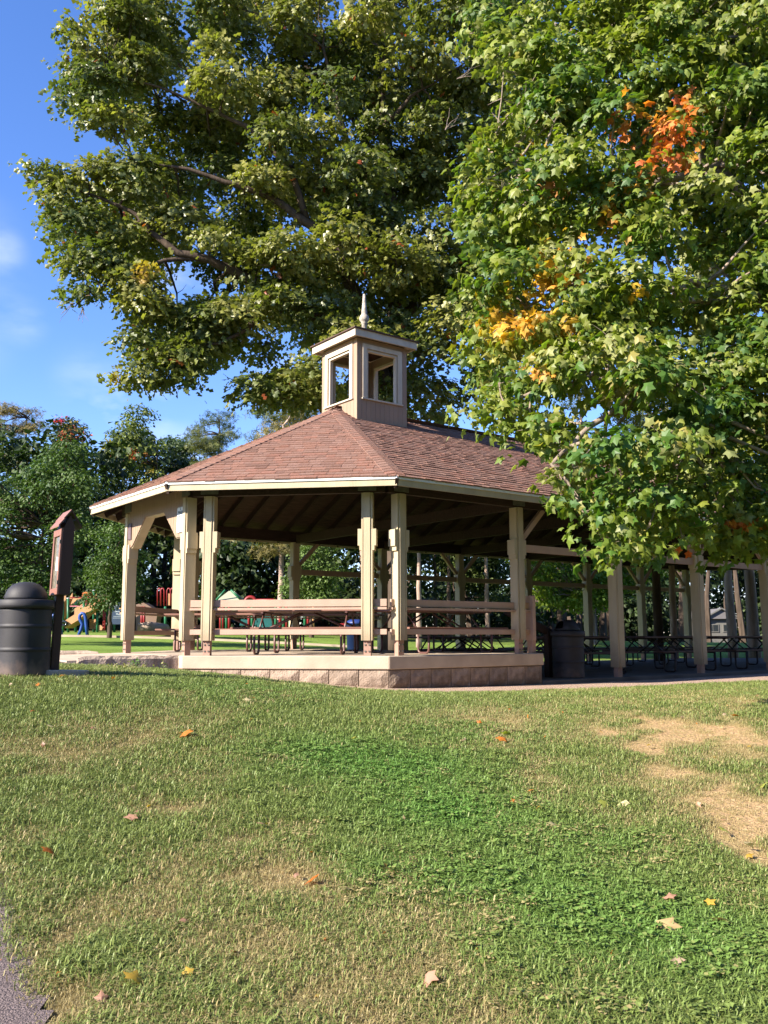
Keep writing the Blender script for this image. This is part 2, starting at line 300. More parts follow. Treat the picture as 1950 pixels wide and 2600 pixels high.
PE = [ground_at(*q) for q in ((122, 2640), (112, 2560), (88, 2450), (55, 2335), (-5, 2225), (-80, 2130))]
PATH = [(p.x, p.y) for p in PE]+[(-2.9, 6.1), (-3.9, 7.4), (-5.0, 9.0), (-5.4, 10.8), (-4.75, 12.0), (-3.3, 12.9), (-3.1, 13.6), (-4.1, 15.0), (-5.6, 17.0), (-6.8, 17.2), (-7.2, 13.5), (-7.6, 10), (-6.5, 7.5), (-4.6, 5), (-3.6, 2.5), (-3.2, -1), (-.8, -1), (-.8, 2.2)]
GRAV = [(-3.2, 13.3), (-1.9, 12.95), (-.4, 12.62), (.9, 12.75), (2.2, 13.35), (3.6, 14.2), (5.2, 15.2), (7.2, 16.4), (9.5, 18), (13, 20.5), (20, 25), (22, 29), (9, 21), (2, 16), (-1, 14.8), (-3.3, 14.7)]
def sheet(name, P, m, step=.12, jag=.06, dz=.018):
    xs = [p[0] for p in P]; ys = [p[1] for p in P]
    gx = np.arange(min(xs)-.3, max(xs)+.3, step); gy = np.arange(min(ys)-.3, max(ys)+.3, step)
    k = lambda x, y: inpoly(x+noise2(x, y, 21, 9)*jag, y+noise2(x, y, 22, 9)*jag, P)
    return tag(link(name, grid_mesh(name, gx, gy, m, dz=dz, keep=k)), kind='structure')
sheet('path', PATH, ASPH, step=.05, jag=.008); sheet('gravel_strip', GRAV, GRAVEL, jag=.05)
# ------------------------------------------------------------------ pavilion
pav = empty('picnic_pavilion', C0+Vector((0, 0, .7)), 'long open tan picnic pavilion with red brown shingle roof and cupola', 'pavilion', rz=TH)
def PB(mb, name, m, parent=None, **k):
    o = mb.build(name, m, pav if parent is None else parent, **k)
    if parent is None: o.location.z -= .7
    return o
def octa(inset):       # chamfered plan outline, ccw from near-end lower corner
    q = inset*math.tan(pi/8); e, d = 1.7215-q, 2.569
    hw = 4.29-inset; a0 = inset; a1 = 2.569+q
    return [(a0, -e), (a1, -hw), (LEN-a1, -hw), (LEN-a0, -e), (LEN-a0, e), (LEN-a1, hw), (a1, hw), (a0, e)]
# raised platform (near part) and lower floor
def clip_s(P, smax=None, smin=None):
    out = []
    for i in range(len(P)):
        a, b = P[i], P[(i+1) % len(P)]
        def ok(p): return (smax is None or p[0] <= smax+1e-9) and (smin is None or p[0] >= smin-1e-9)
        if ok(a): out.append(a)
        if ok(a) != ok(b):
            lim = smax if smax is not None else smin; k = (lim-a[0])/(b[0]-a[0]); out.append((lim, a[1]+k*(b[1]-a[1])))
    return out
plat = clip_s(octa(.42), smax=6.14)
mb = MB(); mb.prism(plat, SLAB-.205, SLAB); PB(mb, 'platform_slab', CONC, bevel=.012)
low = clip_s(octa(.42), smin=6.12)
mb = MB(); mb.prism([(x+.002, y) for x, y in low], .30, LOW); PB(mb, 'lower_floor', mat('shade_toned_floor', (.13, .11, .095), .85, .25, 2, .2, 60))  # concrete coloured dark to stand in for the shade under the roof
# split-face blocks under the slab
core = clip_s(octa(.58), smax=6.02); mb = MB(); mb.prism(core, .3, SLAB-.206); PB(mb, 'foundation', BLOCK)
ring = clip_s(octa(.455), smax=6.11)
blk = []
def block_mesh(l, k):
    m_ = MB(); r_ = random.Random(k); nx, nz = 4, 3; dp = .13; hh = .30
    def fy(i, j):
        edge = i in (0, nx) or j in (0, nz); return (-.004 if edge else -.02-.022*r_.random())
    g = [[(-l/2+.006+(l-.012)*i/nx, fy(i, j), hh*j/nz) for i in range(nx+1)] for j in range(nz+1)]
    b0 = 0
    for row in g: m_.v += row
    for j in range(nz):
        for i in range(nx): a = j*(nx+1)+i; m_.f.append((a, a+1, a+nx+2, a+nx+1))
    n0 = len(m_.v); m_.v += [(-l/2+.006, dp, 0), (l/2-.006, dp, 0), (l/2-.006, dp, hh), (-l/2+.006, dp, hh)]
    t = nz*(nx+1); m_.f += [tuple(t+i for i in range(nx+1))+(n0+2, n0+3), (0, t, n0+3, n0), (nx, n0+1, n0+2, t+nx)]
    return m_.mesh('block', BLOCK)
BM = [block_mesh(.44, k) for k in range(6)]
for i in range(len(ring)):
    a, b = Vector((*ring[i], 0)), Vector((*ring[(i+1) % len(ring)], 0))
    if (a.y > .5 and b.y > .5): continue
    ln = (b-a).length; nb = max(1, round(ln/.44)); d = (b-a)/ln; ang = math.atan2(d.y, d.x)
    if a.x > 6 and b.x > 6: continue
    for row, z0 in enumerate((SLAB-.205-.30-.012, SLAB-.205-.62)):
        off = 0 if row == 0 else .5
        for k in range(nb):
            if row == 1 and i not in (0, 1): continue
            o = bpy.data.objects.new('block', random.choice(BM)); C.objects.link(o); o.parent = pav
            p = a+d*(ln*(k+.5)/nb); o.location = (p.x, p.y, z0-.7); o.rotation_euler = (0, 0, ang); o.scale.x = ln/nb/.44
# posts
def post_at(p, ang, z0, zt=3.73):
    r = bpy.data.objects.new('post', None); C.objects.link(r); r.parent = pav; r.location = (p[0], p[1], z0-.7); r.rotation_euler = (0, 0, ang)
    return r
# one post: local x along the wall face, local y inwards
def post_meshes(hh):
    o = {}
    m_ = MB(); m_.box(-.055, .055, -.04, .06, 0, .255); o['foot'] = m_.mesh('foot', BRACKET)
    m_ = MB()
    for x in (-.03, .03):
        for z in (.07, .17): m_.box(x-.011, x+.011, -.052, -.04, z-.011, z+.011)
    o['bolts'] = m_.mesh('bolts', PLATE)
    m_ = MB(); m_.box(-.066, .066, -.066, .096, .24, hh); o['core'] = m_.mesh('core', PAINT)
    for q_, x0, x1 in (('', -.088, -.0665), ('2', .0665, .088)): m_ = MB(); m_.box(x0, x1, -.082, .098, .235, 1.63); o['side_board'+q_] = m_.mesh('side_board', PAINT)
    m_ = MB(); m_.box(-.052, .052, -.092, -.0665, .235, hh-.002); o['front_board'] = m_.mesh('front_board', PAINT)
    for q_, g_ in (('', -1), ('2', 1)):
        bx_ = lambda m_, a, b, *r: m_.box(min(a*g_, b*g_), max(a*g_, b*g_), *r)
        m_ = MB(); bx_(m_, .067, .145, -.078, .095, 1.703, 1.965); bx_(m_, .067, .118, -.0775, .0945, 1.63, 1.7031); o['capital_block'+q_] = m_.mesh('capital_block', PAINT)
        m_ = MB(); bx_(m_, .067, .088, -.074, .09, 1.966, hh-.004); o['upper_side_board'+q_] = m_.mesh('upper_side_board', PAINT)
    m_ = MB(); m_.box(-.145, .145, -.075, -.06, hh+.03, hh+.25); o['cap_plate'] = m_.mesh('cap_plate', PLATE)
    return o
PMH = post_meshes(3.73-SLAB)
def tall(hh, base):       # posts that stand on the lower floor
    o = post_meshes(hh); return o
PML = {}
def lower_meshes():
    hh = 3.73-LOW; e = SLAB-LOW; o = {}
    m_ = MB(); m_.box(-.06, .06, -.04, .07, 0, .20); o['foot'] = m_.mesh('foot', BRACKET)
    m_ = MB(); m_.box(-.066, .066, -.066, .096, .18, hh); o['core'] = m_.mesh('core', PAINT)
    for q_, x0, x1 in (('', -.1, -.0665), ('2', .0665, .1)): m_ = MB(); m_.box(x0, x1, -.085, .105, .18, 1.63+e); o['side_board'+q_] = m_.mesh('side_board', PAINT)
    m_ = MB(); m_.box(-.058, .058, -.095, -.0665, .18, hh-.002); o['front_board'] = m_.mesh('front_board', PAINT)
    for q_, g_ in (('', -1), ('2', 1)):
        bx_ = lambda m_, a, b, *r: m_.box(min(a*g_, b*g_), max(a*g_, b*g_), *r)
        m_ = MB(); bx_(m_, .067, .145, -.078, .1, 1.703+e, 1.965+e); bx_(m_, .067, .118, -.0775, .0945, 1.63+e, 1.7031+e); o['capital_block'+q_] = m_.mesh('capital_block', PAINT)
        m_ = MB(); bx_(m_, .067, .088, -.074, .09, 1.966+e, hh-.004); o['upper_side_board'+q_] = m_.mesh('upper_side_board', PAINT)
    m_ = MB(); m_.box(-.145, .145, -.075, -.06, hh+.03, hh+.25); o['cap_plate'] = m_.mesh('cap_plate', PLATE)
    return o
PML = lower_meshes()
PO = octa(.56)
posts = []
def add_post(p, ang, lowp):
    r = post_at(p, ang, LOW if lowp else SLAB)
    for k, me in (PML if lowp else PMH).items():
        o = bpy.data.objects.new(k.rstrip('2'), me); C.objects.link(o); o.parent = r
        if k == 'bolts': o['kind'] = 'stuff'
    posts.append((p, ang))
def on_edge(i, dist): a, b = Vector(PO[i]), Vector(PO[(i+1) % 8]); d = (b-a).normalized(); q = a+d*dist; return (q.x, q.y), math.atan2(d.y, d.x)
dl = math.hypot(PO[1][0]-PO[0][0], PO[1][1]-PO[0][1])
for i in (0, 6):
    for k in (.3, dl-.3): add_post(*on_edge(i, k), False)
for i in (2, 4):
    for k in (.3, dl-.3): add_post(*on_edge(i, k), True)
el = PO[0][1]*-2
add_post(*on_edge(7, .36), False); add_post(*on_edge(7, el-.13), False)
for k in (.2, el-.2): add_post(*on_edge(3, k), True)
SP = [3.05, 5.68, 8.33, 11.0, 13.65, 16.3, 18.95, 21.45]
for s_ in SP:
    add_post((s_, -3.73), 0, s_ > 6); add_post((s_, 3.73), pi, s_ > 6)
# beams on the posts, inner ring
for i in range(8):
    a, b = PO[i], PO[(i+1) % 8]; mb = MB(); d = (Vector(b)-Vector(a)).normalized(); q = .012
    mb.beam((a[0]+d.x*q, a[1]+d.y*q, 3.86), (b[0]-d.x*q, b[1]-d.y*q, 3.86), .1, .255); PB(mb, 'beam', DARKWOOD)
# knee braces and tie beams of the long sides
for sgn in (-1, 1):
    for i, s_ in enumerate(SP):
        if i < len(SP)-1 and i >= 1:
            mb = MB(); mb.beam((s_+.09, 3.73*sgn, 3.02), (SP[i+1]-.09, 3.73*sgn, 3.02), .06, .13); PB(mb, 'tie_beam', PAINT2)
        for dr in (-1, 1):
            if (i <= 1 and dr < 0) or (i == 0) or (i == len(SP)-1 and dr > 0): continue
            mb = MB(); mb.beam((s_+.09*dr, 3.73*sgn, 3.16), (s_+.66*dr, 3.73*sgn, 3.73), .07, .09); PB(mb, 'knee_brace', PAINT2)
for s_ in SP[1:]:
    mb = MB(); mb.beam((s_, -3.6, 3.80), (s_, 3.6, 3.80), .09, .2); PB(mb, 'cross_beam', DARKWOOD)
# railings on the platform: two boards per bay
def rail(p, q, nm='rail'):
    for z0, z1, tk in ((.76, .875, .04), (.325, .41, .04)):
        mb = MB(); a, b = Vector((*p, SLAB+(z0+z1)/2)), Vector((*q, SLAB+(z0+z1)/2)); mb.beam(a, b, tk, z1-z0); PB(mb, nm, PAINT2, bevel=.004)
    mb = MB(); a, b = Vector((*p, SLAB+.73)), Vector((*q, SLAB+.73)); mb.beam(a, b, .10, .035); PB(mb, nm, PAINT2)
def inn(p, k):
    n_ = {0: (1, 1), 1: (0, 1), 5: (0, -1), 6: (1, -1)}[k]; l_ = math.hypot(*n_); return (p[0]+n_[0]/l_*.03, p[1]+n_[1]/l_*.03)
for i in (0, 6):
    a, b = on_edge(i, .0)[0], on_edge(i, dl)[0]; rail(inn(a, i), inn(b, i))
rail((2.9, -3.70), (6.0, -3.70)); rail((2.9, 3.70), (8.2, 3.70))
mb = MB(); mb.box(5.96, 6.03, -3.80, -3.62, SLAB+.22, SLAB+1.0); PB(mb, 'end_board', PAINT2)
mb = MB(); mb.box(5.95, 6.04, -3.78, -3.66, SLAB, SLAB+.22); PB(mb, 'stub_foot', BRACKET)
# ramp rail sloping down from the platform
mb = MB(); mb.beam((6.1, -3.0, SLAB+.75), (7.2, -3.0, LOW+.85), .05, .14); mb.beam((7.2, -3.0, LOW+.9), (7.2, -3.0, LOW), .12, .12, (1, 0, 0)); PB(mb, 'step_rail', DARKWOOD)
# end gable panels with cut corners (entrance face)
zt = 4.15; e2 = 1.49
def panelz(s0, s1, m):
    pts = [(0, -1.36, 3.12), (0, -1.00, 3.12), (0, -.47, 3.60), (0, .32, 3.60), (0, .92, 3.10), (0, 1.22, 3.10), (0, 1.30, zt), (0, -1.40, zt)]
    return [(s0, p[1], p[2]) for p in pts], s1-s0
B_ = []                      # vertical grooved boards
y = -1.40
def topbot(y_):
    if y_ < -1.0: return 3.11
    if y_ < -.47: return 3.11+(y_+1.0)/.53*.49
    if y_ < .32: return 3.60
    if y_ < .92: return 3.60-(y_-.32)/.60*.50
    return 3.10
while y < 1.20:
    y2 = min(y+.103, 1.26); mb = MB()
    pts = [(.50, y, topbot(y+.002)), (.50, y2-.006, topbot(y2-.008)), (.50, y2-.006, zt), (.50, y, zt)]
    mb.extr(pts, (.018, 0, 0)); PB(mb, 'siding_board', SIDING); y = y2
for (y0, z0, y1, z1, nm) in ((-1.36, 3.105, -1.0, 3.105, 0), (-1.0, 3.105, -.47, 3.595, 0), (-.47, 3.595, .32, 3.595, 0), (.32, 3.595, .92, 3.095, 0), (.92, 3.095, 1.22, 3.095, 0)):
    mb = MB(); mb.beam((.60, y0, z0-.003), (.60, y1, z1-.003), .16, .012, (0, 0, 1)); PB(mb, 'arch_lining', PAINT)
# same panel at the far end
mb = MB(); mb.extr([(LEN-.5, -1.36, 3.12), (LEN-.5, -1., 3.12), (LEN-.5, -.47, 3.6), (LEN-.5, .32, 3.6), (LEN-.5, .92, 3.1), (LEN-.5, 1.3, 3.1), (LEN-.5, 1.3, zt), (LEN-.5, -1.4, zt)], (-.02, 0, 0)); PB(mb, 'end_panel', SIDING)
# signs on the entrance
def text(body, size, loc, m, parent, rot, sp=1.0, name='lettering', w=1.0):
    cu = bpy.data.curves.new('t', 'FONT'); cu.body = body; cu.size = size; cu.extrude = .001; cu.align_x = 'CENTER'; cu.align_y = 'CENTER'; cu.space_character = sp; cu.resolution_u = 2
    o = bpy.data.objects.new('t', cu); C.objects.link(o); dg = bpy.context.evaluated_depsgraph_get(); dg.update()
    me = bpy.data.meshes.new_from_object(o.evaluated_get(dg)); bpy.data.objects.remove(o); me.materials.clear(); me.materials.append(m)
    q = bpy.data.objects.new(name, me); C.objects.link(q); q.parent = parent; q.location = loc; q.rotation_euler = rot; q.scale = (w, 1, 1); return q
psign = empty('park_sign', G(.485, -1.20, 3.17), 'white metal sign headed PARK on the entrance panel', 'sign', rz=TH)
mb = MB(); q = []
for cx, cz, a0 in ((.12, .04, -90), (.12, .40, 0), (-.12, .40, 90), (-.12, .04, 180)):
    for k in range(4): a = R(a0+30*k); q.append((0, cx+.03*cos(a), cz+.03*sin(a)))
mb.extr(q, (.004, 0, 0)); mb.build('sign_plate', SIGNW, psign)
mb = MB(); q2 = [(-.003, y_*.93, .22+(z_-.22)*.96) for _, y_, z_ in q]; q3 = [(-.003, y_*.96, .22+(z_-.22)*.98) for _, y_, z_ in q]
for i in range(len(q2)): j = (i+1) % len(q2); mb.poly([q2[i], q2[j], q3[j], q3[i]])
mb.build('border_line', INKD, psign)
rT = (R(90), 0, R(-90))
text('PARK', .085, (-.004, 0, .335), INKD, psign, rT, 1.1); text('HOURS', .04, (-.004, 0, .275), INKD, psign, rT, 1.15)
mb = MB(); mb.poly([(-.004, -.018, .38), (-.004, .018, .38), (-.004, 0, .425)]); mb.build('tree_mark', INKD, psign)
nsign = empty('notice_plate', G(.485, 1.02, 3.24), 'small dark brown notice plate high on the left entrance panel', 'sign', rz=TH)
mb = MB(); mb.box(0, .012, -.10, .10, 0, .30); mb.build('plate', mat('bronze_plate', (.09, .06, .06), .5, .2), nsign)
mb = MB(); mb.box(-.004, 0, -.085, .085, .015, .285); mb.build('face', mat('faded_face', (.13, .09, .1), .5, .2), nsign)
# roof deck, fascia, drip edge
ZE, ZR = 3.90, 6.07; AP = 4.325
FO = octa(0)
apex0, apex1 = (AP, 0, ZR), (LEN-AP, 0, ZR)
faces = []
for i in range(8):
    a, b = FO[i], FO[(i+1) % 8]
    if i == 1: P_ = [a, b, apex1, apex0]
    elif i == 5: P_ = [a, b, apex0, apex1]
    elif i in (2, 3, 4): P_ = [a, b, apex1]
    else: P_ = [a, b, apex0]
    faces.append([Vector((p[0], p[1], p[2] if len(p) > 2 else ZE)) for p in P_])
roof = bpy.data.objects.new('roof', None); C.objects.link(roof); roof.parent = pav; roof.location = (0, 0, -.7)
mb = MB()
for f_ in faces: mb.poly([p-Vector((0, 0, .035)) for p in f_])
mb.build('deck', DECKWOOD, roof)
mb = MB()
for f_ in faces: mb.poly([p-Vector((0, 0, .012)) for p in f_])
um = mb.build('underlay', mat('underlay', (.11, .05, .04), .95), roof)
for i in range(8):
    a, b = FO[i], FO[(i+1) % 8]
    q0, q1 = octa(.03)[i], octa(.03)[(i+1) % 8]
    mb = MB(); mb.hexa([(*a, 3.75), (*b, 3.75), (*q1, 3.75), (*q0, 3.75), (*a, 3.848), (*b, 3.848), (*q1, 3.848), (*q0, 3.848)]); mb.build('fascia', PAINT, roof)
    a2, b2 = octa(-.018)[i], octa(-.018)[(i+1) % 8]
    mb = MB(); mb.hexa([(*a2, 3.848), (*b2, 3.848), (*q1, 3.849), (*q0, 3.849), (*a2, 3.892), (*b2, 3.892), (*q1, 3.905), (*q0, 3.905)]); mb.build('drip_edge', WHITE, roof)
# rafters
nr = 0
for i in range(8):
    f_ = faces[i]; a, b = f_[0], f_[1]; d = (b-a); L_ = d.length; d.normalize(); nrm = (b-a).cross(f_[2]-a).normalized(); upd = nrm.cross(d).normalized()
    if upd.z < 0: upd = -upd
    n_ = int(L_/.6)
    for k in range(1, n_+1):
        u_ = L_*k/(n_+1)
        # length up the slope before meeting the hips
        full = 4.85
        if len(f_) == 3:
            ap = (f_[2]-a).dot(d); hgt = (f_[2]-a).dot(upd); ln = hgt*(u_/ap if u_ < ap else (L_-u_)/(L_-ap))
        else:
            lo = (f_[3]-a).dot(d); hi = (f_[2]-a).dot(d); hgt = (f_[3]-a).dot(upd); ln = hgt*min(1, u_/lo, (L_-u_)/(L_-hi))
        p0 = a+d*u_+upd*.05-Vector((0, 0, .11)); p1 = p0+upd*(ln-.1)
        if ln < .4: continue
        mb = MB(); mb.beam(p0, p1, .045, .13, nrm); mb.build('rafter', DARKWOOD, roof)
for f_ in (0, 1, 2, 5, 6, 7, 3, 4):
    a = faces[f_][0]; ap = Vector(apex0 if a.x < LEN/2 else apex1); mb = MB(); mb.beam(a-Vector((0, 0, .12)), ap-Vector((0, 0, .13)), .05, .16); mb.build('hip_rafter', DARKWOOD, roof)
# shingles: near end, near diagonal, long side (near) as real tabs; the rest too, coarser
TINTS = [(1, 1, 1), (1.05, 1, .98), (.92, .94, .95), (1.02, 1.06, 1.08), (1.1, .99, .96), (.86, .86, .87), (1.0, .95, .93), (.96, 1.0, 1.03)]
def tintarr(me, c):
    a = me.attributes.new('tint', 'FLOAT_COLOR', 'POINT'); a.data.foreach_set('color', np.tile(np.array([*c, 1], np.float32), len(me.vertices)))
single = []; rest_v = []; rest_t = []
def shingle_face(i, course=.145, near_singles=0):
    f_ = faces[i]; a, b = f_[0], f_[1]; d = (b-a); L_ = d.length; d.normalize(); nrm = (b-a).cross(f_[2]-a).normalized()
    if nrm.z < 0: nrm = -nrm
    upd = nrm.cross(d).normalized()
    if upd.z < 0: upd = -upd
    hgt = (f_[2]-a).dot(upd); v = -.03; r_ = random.Random(i); cnt = 0
    while v < hgt-.05:
        k = (v+.06)/hgt
        if len(f_) == 3: ap = (f_[2]-a).dot(d); u0, u1 = ap*k, L_-(L_-ap)*k
        else: u0, u1 = (f_[3]-a).dot(d)*k, L_-(L_-(f_[2]-a).dot(d))*k
        u_ = u0+r_.uniform(-.1, 0); u1 -= 0
        while u_ < u1:
            wd = r_.choice((.13, .16, .19, .24)); e_ = min(u_+wd, u1); s0 = max(u_, u0)
            if e_-s0 > .03:
                th_ = r_.choice((.010, .010, .017)); dpv = r_.uniform(-.006, .006)
                g0 = s0+.002; g1 = e_-.002; lo_, hi_ = v+dpv, v+course+.03
                P_ = [a+d*g0+upd*lo_, a+d*g1+upd*lo_, a+d*g1+upd*hi_, a+d*g0+upd*hi_]
                T_ = [P_[0]+nrm*(th_+.006), P_[1]+nrm*(th_+.006), P_[2]+nrm*.003, P_[3]+nrm*.003]; B2 = [p-nrm*.004 for p in P_]
                c = r_.choice(TINTS); f2 = r_.uniform(.9, 1.08); c = tuple(x*f2 for x in c)
                if cnt < near_singles: single.append((B2+T_, c)); cnt += 1
                else: rest_v.append(B2+T_); rest_t.append(c)
            u_ += wd
        v += course
shingle_face(0, near_singles=215); shingle_face(1, near_singles=0); shingle_face(7, near_singles=70)
for i in (2, 3, 4, 5, 6): shingle_face(i, .29)
for P_, c in single:
    mb = MB(); mb.hexa(P_); o = mb.build('shingle', SHING, roof); tintarr(o.data, c)
co = np.array([[tuple(p) for p in P_] for P_ in rest_v]).reshape(-1, 3); nb = len(rest_v)
FQ = np.array([(4, 5, 6, 7), (0, 1, 5, 4), (1, 2, 6, 5), (3, 0, 4, 7)])
q = (FQ[None]+8*np.arange(nb)[:, None, None]).reshape(-1, 4)
o = link('shingles', np_mesh('shingles', co, q, SHING, np.repeat(np.array(rest_t), 8, 0), smooth=False), roof); o['kind'] = 'stuff'
# hip and ridge caps
def caps(a, b, nml, nm='hip_cap', wide=.15):
    a, b = Vector(a), Vector(b); d = (b-a); L_ = d.length; d.normalize(); sd_ = d.cross(Vector((0, 0, 1))).normalized(); n_ = int(L_/.14); V = []; T = []; r_ = random.Random(5)
    for k in range(n_):
        p = a+d*(k*.14); e_ = a+d*(k*.14+.19); lift0, lift1 = Vector((0, 0, .030)), Vector((0, 0, .014)); dr = Vector((0, 0, nml*wide))
        V.append([p-sd_*wide-dr+lift0, p+lift0, e_+lift1, e_-sd_*wide-dr+lift1, p-sd_*wide-dr+lift0*.4, p+lift0*.4, e_, e_-sd_*wide-dr])
        V.append([p+lift0, p+sd_*wide-dr+lift0, e_+sd_*wide-dr+lift1, e_+lift1, p+lift0*.4, p+sd_*wide-dr+lift0*.4, e_+sd_*wide-dr, e_]); c = r_.choice(TINTS); T += [c, c]
    co = np.array([[tuple(x) for x in P_] for P_ in V]).reshape(-1, 3); q = (np.array([(0, 1, 2, 3), (0, 4, 5, 1), (0, 3, 7, 4), (1, 5, 6, 2)])[None]+8*np.arange(len(V))[:, None, None]).reshape(-1, 4)
    link(nm, np_mesh(nm, co, q, SHING, np.repeat(np.array(T), 8, 0), smooth=False), roof)
for i in range(8):
    a = faces[i][0]; ap = apex0 if a.x < LEN/2 else apex1
    caps(a.lerp(Vector(ap), .012)+Vector((0, 0, .004)), ap, .19)
caps((AP, 0, ZR), (LEN-AP, 0, ZR), .5, 'ridge_cap')
# cupola
cup = bpy.data.objects.new('cupola', None); C.objects.link(cup); cup.parent = pav; cup.location = (5.055, 0, 5.6-.7)
hw = .635; zb = 0.0; zw = 1.84; sill = .62; wt_ = 1.66; ow = .40   # local heights above 5.6
for k in range(4):
    rz = k*pi/2; vis = True
    def rb(m_, *a): m_.box(*a, rz=rz)
    n_ = 11; wd = 2*hw/n_
    for j in range(n_):
        x0 = -hw+j*wd; mb = MB(); full = (x0+wd/2 < -.46 or x0+wd/2 > .46)
        z1 = zw if full else sill-.02
        rb(mb, x0+.002, x0+wd-.002, -hw, -hw+.02, zb, z1); mb.build('siding_board', SIDING, cup)
    mb = MB()
    rb(mb, -hw+.022, hw-.022, -hw+.021, -hw+.045, zb, sill-.03); rb(mb, -hw+.022, -.41, -hw+.021, -hw+.045, sill-.03, zw); rb(mb, .41, hw-.022, -hw+.021, -hw+.045, sill-.03, zw); rb(mb, -.41, .41, -hw+.0211, -hw+.045, wt_, zw); mb.build('inner_wall', SIDING, cup)
    mb = MB(); rb(mb, -.50, -.40, -hw-.022, -hw-.001, sill, zw-.10); rb(mb, .40, .50, -hw-.022, -hw-.001, sill, zw-.10); rb(mb, -.399, .399, -hw-.022, -hw-.001, wt_-.01, zw-.10)
    o_ = mb.build('window_frame', TRIM, cup)
    mb = MB(); rb(mb, -.52, .52, -hw-.035, -hw+.02, sill-.03, sill-.001); mb.build('sill', TRIM, cup)
    mb = MB(); rb(mb, -.399, -.35, -hw+.01, -hw+.09, sill, wt_-.011); rb(mb, .35, .399, -hw+.01, -hw+.09, sill, wt_-.011); rb(mb, -.349, .349, -hw+.01, -hw+.09, wt_-.06, wt_-.011); mb.build('jamb', TRIM, cup)
    mb = MB(); rb(mb, -.5, .5, -hw-.012, -hw+.02, zw-.099, zw); mb.build('head_board', SIDING, cup)
eh = .79
for k in range(4):
    mb = MB(); mb.box(-eh, eh, -eh, -eh+.025, zw-.02, zw+.125, rz=k*pi/2) if k % 2 == 0 else mb.box(-eh+.026, eh-.026, -eh+.001, -eh+.026, zw-.02, zw+.124, rz=k*pi/2); mb.build('fascia', TRIM, cup)
    mb = MB(); mb.poly([(x*cos(k*pi/2)-y_*sin(k*pi/2), x*sin(k*pi/2)+y_*cos(k*pi/2), z) for x, y_, z in ((-eh+.03, -eh+.03, zw+.03), (eh-.03, -eh+.03, zw+.03), (hw-.02, -hw+.02, zw+.03), (-hw+.02, -hw+.02, zw+.03))]); mb.build('soffit', TRIM, cup)
mb = MB(); e3 = eh+.035; zq = zw+.128
for k in range(4):
    c_, s_ = cos(k*pi/2), sin(k*pi/2); f3 = lambda x, y_, z: (x*c_-y_*s_, x*s_+y_*c_, z)
    mb.poly([f3(-e3, -e3, zq+.022), f3(e3, -e3, zq+.022), f3(0, 0, zq+.27)]); mb.poly([f3(-e3, -e3, zq), f3(e3, -e3, zq), f3(e3, -e3, zq+.022), f3(-e3, -e3, zq+.022)])
mb.poly([(-e3, -e3, zq), (-e3, e3, zq), (e3, e3, zq), (e3, -e3, zq)])
o = mb.build('cap_roof', mat('cupola_roofing', (.09, .055, .045), .9), cup)
mb = MB(); mb.poly([(-eh, -eh, zw+.04), (eh, -eh, zw+.04), (eh, eh, zw+.04), (-eh, eh, zw+.04)]); mb.build('ceiling_panel', DECKWOOD, cup)
FIN = mat('weathered_white_finial', (.33, .29, .24), .85, .45, 14, .3, 40)
mb = MB(); zf_ = zq+.20
mb.lathe([(.0, zf_), (.085, zf_), (.085, zf_+.08), (.06, zf_+.12), (.052, zf_+.15), (.055, zf_+.26), (.07, zf_+.28)]+[(.105*sin(a)+.0, zf_+.38-.105*cos(a)) for a in [pi*j/10 for j in range(2, 9)]]+[(.06, zf_+.50), (.062, zf_+.53), (.05, zf_+.6), (.026, zf_+.92), (.0, zf_+.93)], 20); mb.build('finial', FIN, cup, smooth=True)
# entrance ramp and curbs
def strip(name, pts, z0, z1, m, parent=None, label=None, cat=None, kind=None, bevel=.02):
    mb = MB(); mb.prism([(p[0], p[1]) for p in pts], z0, z1); o = mb.build(name, m, parent, bevel=bevel)
    return o
mb = MB()
pts = [G(.45, -1.25, 0), G(.45, 1.75, 0), G(-1.0, 2.35, 0), G(-1.2, -1.0, 0)]
mb.hexa([(*pts[0][:2], .8), (*pts[1][:2], .8), (*pts[2][:2], .8), (*pts[3][:2], .8), (*pts[0][:2], SLAB-.004), (*pts[1][:2], SLAB-.004), (*pts[2][:2], 1.14), (*pts[3][:2], 1.13)][::1])
tag(mb.build('ramp', CONC), kind='structure')
def rough_curb(name, a, b, wd, z0, z1, seed, label):
    a, b = Vector(a), Vector(b); d = (b-a); L_ = d.length; d.normalize(); n_ = Vector((-d.y, d.x, 0)); mb = MB(); r_ = random.Random(seed); N_ = 16; rings = []
    for k in range(N_+1):
        p = a+d*L_*k/N_; j = lambda: r_.uniform(-.018, .018); e_ = .03 if k in (0, N_) else 0
        rings.append([p-n_*(wd/2)+Vector((0, 0, z0)), p-n_*(wd/2+j())+Vector((0, 0, z1-.045-e_+j())), p-n_*(wd/2-.04+j())+Vector((0, 0, z1-e_+j()*.7)), p+n_*(wd/2-.04+j())+Vector((0, 0, z1-e_+j()*.7)), p+n_*(wd/2+j())+Vector((0, 0, z1-.045-e_)), p+n_*(wd/2)+Vector((0, 0, z0))])
    for r2 in rings: mb.v += [tuple(p) for p in r2]
    for k in range(N_):
        for i in range(5): q_ = k*6+i; mb.f.append((q_, q_+1, q_+7, q_+6))
    mb.f.append(tuple(range(6))); mb.f.append(tuple(N_*6+i for i in reversed(range(6))))
    o = mb.build(name, CURB); tag(o, label, 'kerb'); return o
rough_curb('ramp_curb', G(.52, -1.37, 0), G(-1.10, -1.18, 0), .16, .75, SLAB+.005, 1, 'dark crumbling stone kerb on the near side of the entrance ramp')
